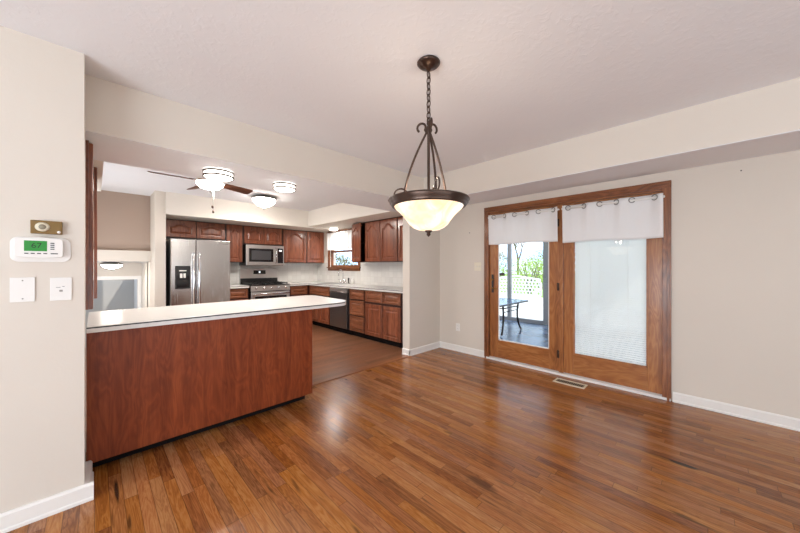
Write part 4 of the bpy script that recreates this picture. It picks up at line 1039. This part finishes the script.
# patio table (blue glass top, black scroll legs)
tx, ty = 6.45, 3.45
tb = thing('patio_table', 'blue-topped patio table with curved black metal legs in the sunroom', 'table', (tx, ty, SZ)); tbo = (tx, ty, SZ)
tz = .50
pl = rounded([(5.72, 2.95, .06), (7.12, 2.95, .06), (7.12, 3.95, .06), (5.72, 3.95, .06)])
fp('tabletop', MB().prism(pl, tz-.012, tz, 'Z', bev=.003), M_BLUEGLASS, tb, o=tbo)
q = MB(); q.tube([(p[0], p[1], tz-.014) for p in pl], .018, 8, closed=True); fp('rim', q, M_DARKGREY, tb, o=tbo)
for (lx, ly, ox, oy) in ((6.15, 3.10, 1, -1), (6.92, 3.10, 1, 1), (6.15, 3.80, -1, 1), (6.92, 3.80, 1, 1)):
    q = MB(); pts = []
    for s in [i/16 for i in range(17)]:
        z = tz-.02-s*(tz-.02-SZ-.02)
        off = -.11*math.sin(s*PI*.9) + .16*s*s
        pts.append((lx+off*(1 if lx > tx else -.4), ly, z))
    q.tube(pts, .022, 8); fp('leg', q, M_BLACK, tb, o=tbo)
q = MB(); q.tube([(6.15, 3.10, .38), (6.85, 3.10, .38)], .012, 6); q.tube([(6.17, 3.10, .38), (6.17, 3.80, .38)], .012, 6); q.tube([(6.15, 3.80, .38), (6.85, 3.80, .38)], .012, 6); q.tube([(6.15, 3.1, .30), (6.85, 3.1, .30)], .010, 6); fp('stretcher', q, M_BLACK, tb, o=tbo)

# ground outside
struct('ground_patio', box(SX+.1, 15.4, -2, 12, SZ-.12, SZ-.04), M_CONC, 'pale concrete patio outside')
struct('ground_lawn', MB().box(15.4, 60, -20, 60, SZ-.14, SZ-.06), M_LAWN, 'spring lawn beyond the patio')
struct('ground_side', MB().box(4.1, 15.4, 12, 60, SZ-.14, SZ-.06), M_LAWN, 'lawn beside the house')
struct('ground_kitchen_side', MB().box(XW+.16, SX+.1, 6.05, 12, SZ-.14, SZ-.06), M_LAWN, 'lawn under the kitchen window')
# white lace bench
BX, BY0, BY1 = 11.6, 4.35, 6.25
bn = thing('garden_bench', 'white openwork iron bench on the pale patio outside', 'bench', (BX, (BY0+BY1)/2, SZ-.04)); bo = (BX, (BY0+BY1)/2, SZ-.04)
z0 = SZ-.04
q = MB(); hb = 1.05
q.tube([(BX, BY0, z0+.45), (BX, BY0, z0+.9), (BX, BY0+.15, z0+1.05), (BX, (BY0+BY1)/2, z0+1.16), (BX, BY1-.15, z0+1.05), (BX, BY1, z0+.9), (BX, BY1, z0+.45)], .03, 8)
nn = 14
for i in range(nn):
    for j in range(5):
        cy_ = BY0+.10+(BY1-BY0-.2)*i/(nn-1)+(.04 if j % 2 else 0); cz_ = z0+.52+j*.12
        q.tube([(BX, cy_+.066*math.cos(a), cz_+.066*math.sin(a)) for a in [2*PI*k/12 for k in range(12)]], .021, 5, closed=True)
fp('backrest', q, M_WHITEMETAL, bn, o=bo)
q = MB()
for k in range(9): q.box(BX-.52+k*.055, BX-.49+k*.055, BY0, BY1, z0+.42, z0+.45)
fp('seat', q, M_WHITEMETAL, bn, o=bo)
for yy in (BY0+.03, BY1-.03):
    for xx in (BX-.5, BX): q = MB(); q.tube([(xx, yy, z0), (xx+.02, yy, z0+.2), (xx, yy, z0+.44)], .025, 8); fp('leg', q, M_WHITEMETAL, bn, o=bo)
    q = MB(); q.tube([(BX, yy, z0+.66), (BX-.45, yy, z0+.68), (BX-.52, yy, z0+.60), (BX-.5, yy, z0+.44)], .022, 8); fp('armrest', q, M_WHITEMETAL, bn, o=bo)

def shrub(x, y, r, h, label, m, n=1500, leaf=.09, name='shrub', z=SZ-.06, trunk=False, group='shrubs beyond the patio', cat='shrub'):
    t = thing(name, label, cat, (x, y, z), group=group)
    rnd = random.Random(int(x*100+y*31)); b = bmesh.new()
    for _ in range(n):
        th = rnd.uniform(0, 2*PI); ph = math.acos(rnd.uniform(-1, 1)); rr = rnd.uniform(.45, 1.0)**.5*(1+.15*math.sin(3*th+2*ph))
        c = Vector((r*rr*math.sin(ph)*math.cos(th), r*rr*math.sin(ph)*math.sin(th), h*.55+h*.45*rr*math.cos(ph)))
        M = Matrix.Translation(c) @ Matrix.Rotation(rnd.uniform(0, 6.3), 4, 'Z') @ Matrix.Rotation(rnd.uniform(-1.3, 1.3), 4, 'X')
        L_ = leaf*rnd.uniform(.6, 1.3)
        vs = [b.verts.new(M @ Vector(p)) for p in ((0, -L_/2, 0), (L_*.3, 0, .01), (0, L_/2, 0), (-L_*.3, 0, .01))]
        b.faces.new(vs)
    mm = MB(); mm.bm.free(); mm.bm = b; mm.build('foliage', m, t)
    q = MB()
    for k in range(6):
        a = k*1.05; q.tube([(0, 0, 0), (r*.3*math.cos(a), r*.3*math.sin(a), h*.5), (r*.6*math.cos(a), r*.6*math.sin(a), h*.85)], [.03*h, .02*h, .008*h], 6)
    q.build('stem', M_BARK, t)
shrub(17.0, 7.0, 1.1, 2.0, 'bright green shrub directly behind the white bench', M_LEAF, 2200)
shrub(18.4, 9.9, 1.2, 1.7, 'low yellow-green shrub left of the bench', M_LEAF, 1800)
shrub(20.2, 7.6, 1.3, 2.2, 'tallest yellow-green shrub behind the bench', M_LEAF, 2200)
shrub(17.6, 4.9, 1.0, 1.8, 'yellow-green shrub right of the bench', M_LEAF, 1500)
shrub(23, 13.2, 2.3, 3.2, 'dull grey-green shrub far behind, left', M_LEAF2, 1800, .16)
shrub(24, 7.5, 2.5, 3.0, 'dull grey-green shrub far behind, right', M_LEAF2, 1800, .16)
# greenery outside the sink window
shrub(8.3, 13.0, 1.2, 2.2, 'green-grey shrub outside the sink window', M_LEAF2, 2400, .12, group='shrubs outside the sink window')
def bare_tree(x, y, h, label, seed):
    t = thing('bare_tree', label, 'tree', (x, y, SZ-.06), group='bare trees on the skyline')
    rnd = random.Random(seed); q = MB()
    def br(p, d, L_, r, lv):
        e = p+d*L_; q.tube([p, (p+e)/2+Vector((rnd.uniform(-.05, .05)*L_, rnd.uniform(-.05, .05)*L_, 0)), e], [r, r*.8, r*.6], 5, cap=False)
        if lv <= 0: return
        for _ in range(3):
            nd = (d+Vector((rnd.uniform(-.8, .8), rnd.uniform(-.8, .8), rnd.uniform(-.1, .5)))).normalized()
            br(e, nd, L_*.68, r*.58, lv-1)
    br(Vector((0, 0, 0)), Vector((0, 0, 1)), h*.3, h*.022, 5)
    for v in q.bm.verts: pass
    q.build('branches', M_BARK, t)
bare_tree(30, 13.5, 7, 'bare grey tree on the skyline, further left', 3)
bare_tree(32, 10.0, 6, 'bare grey tree on the skyline, further right', 5)
bare_tree(10.5, 17.5, 6, 'bare tree outside the sink window', 9)
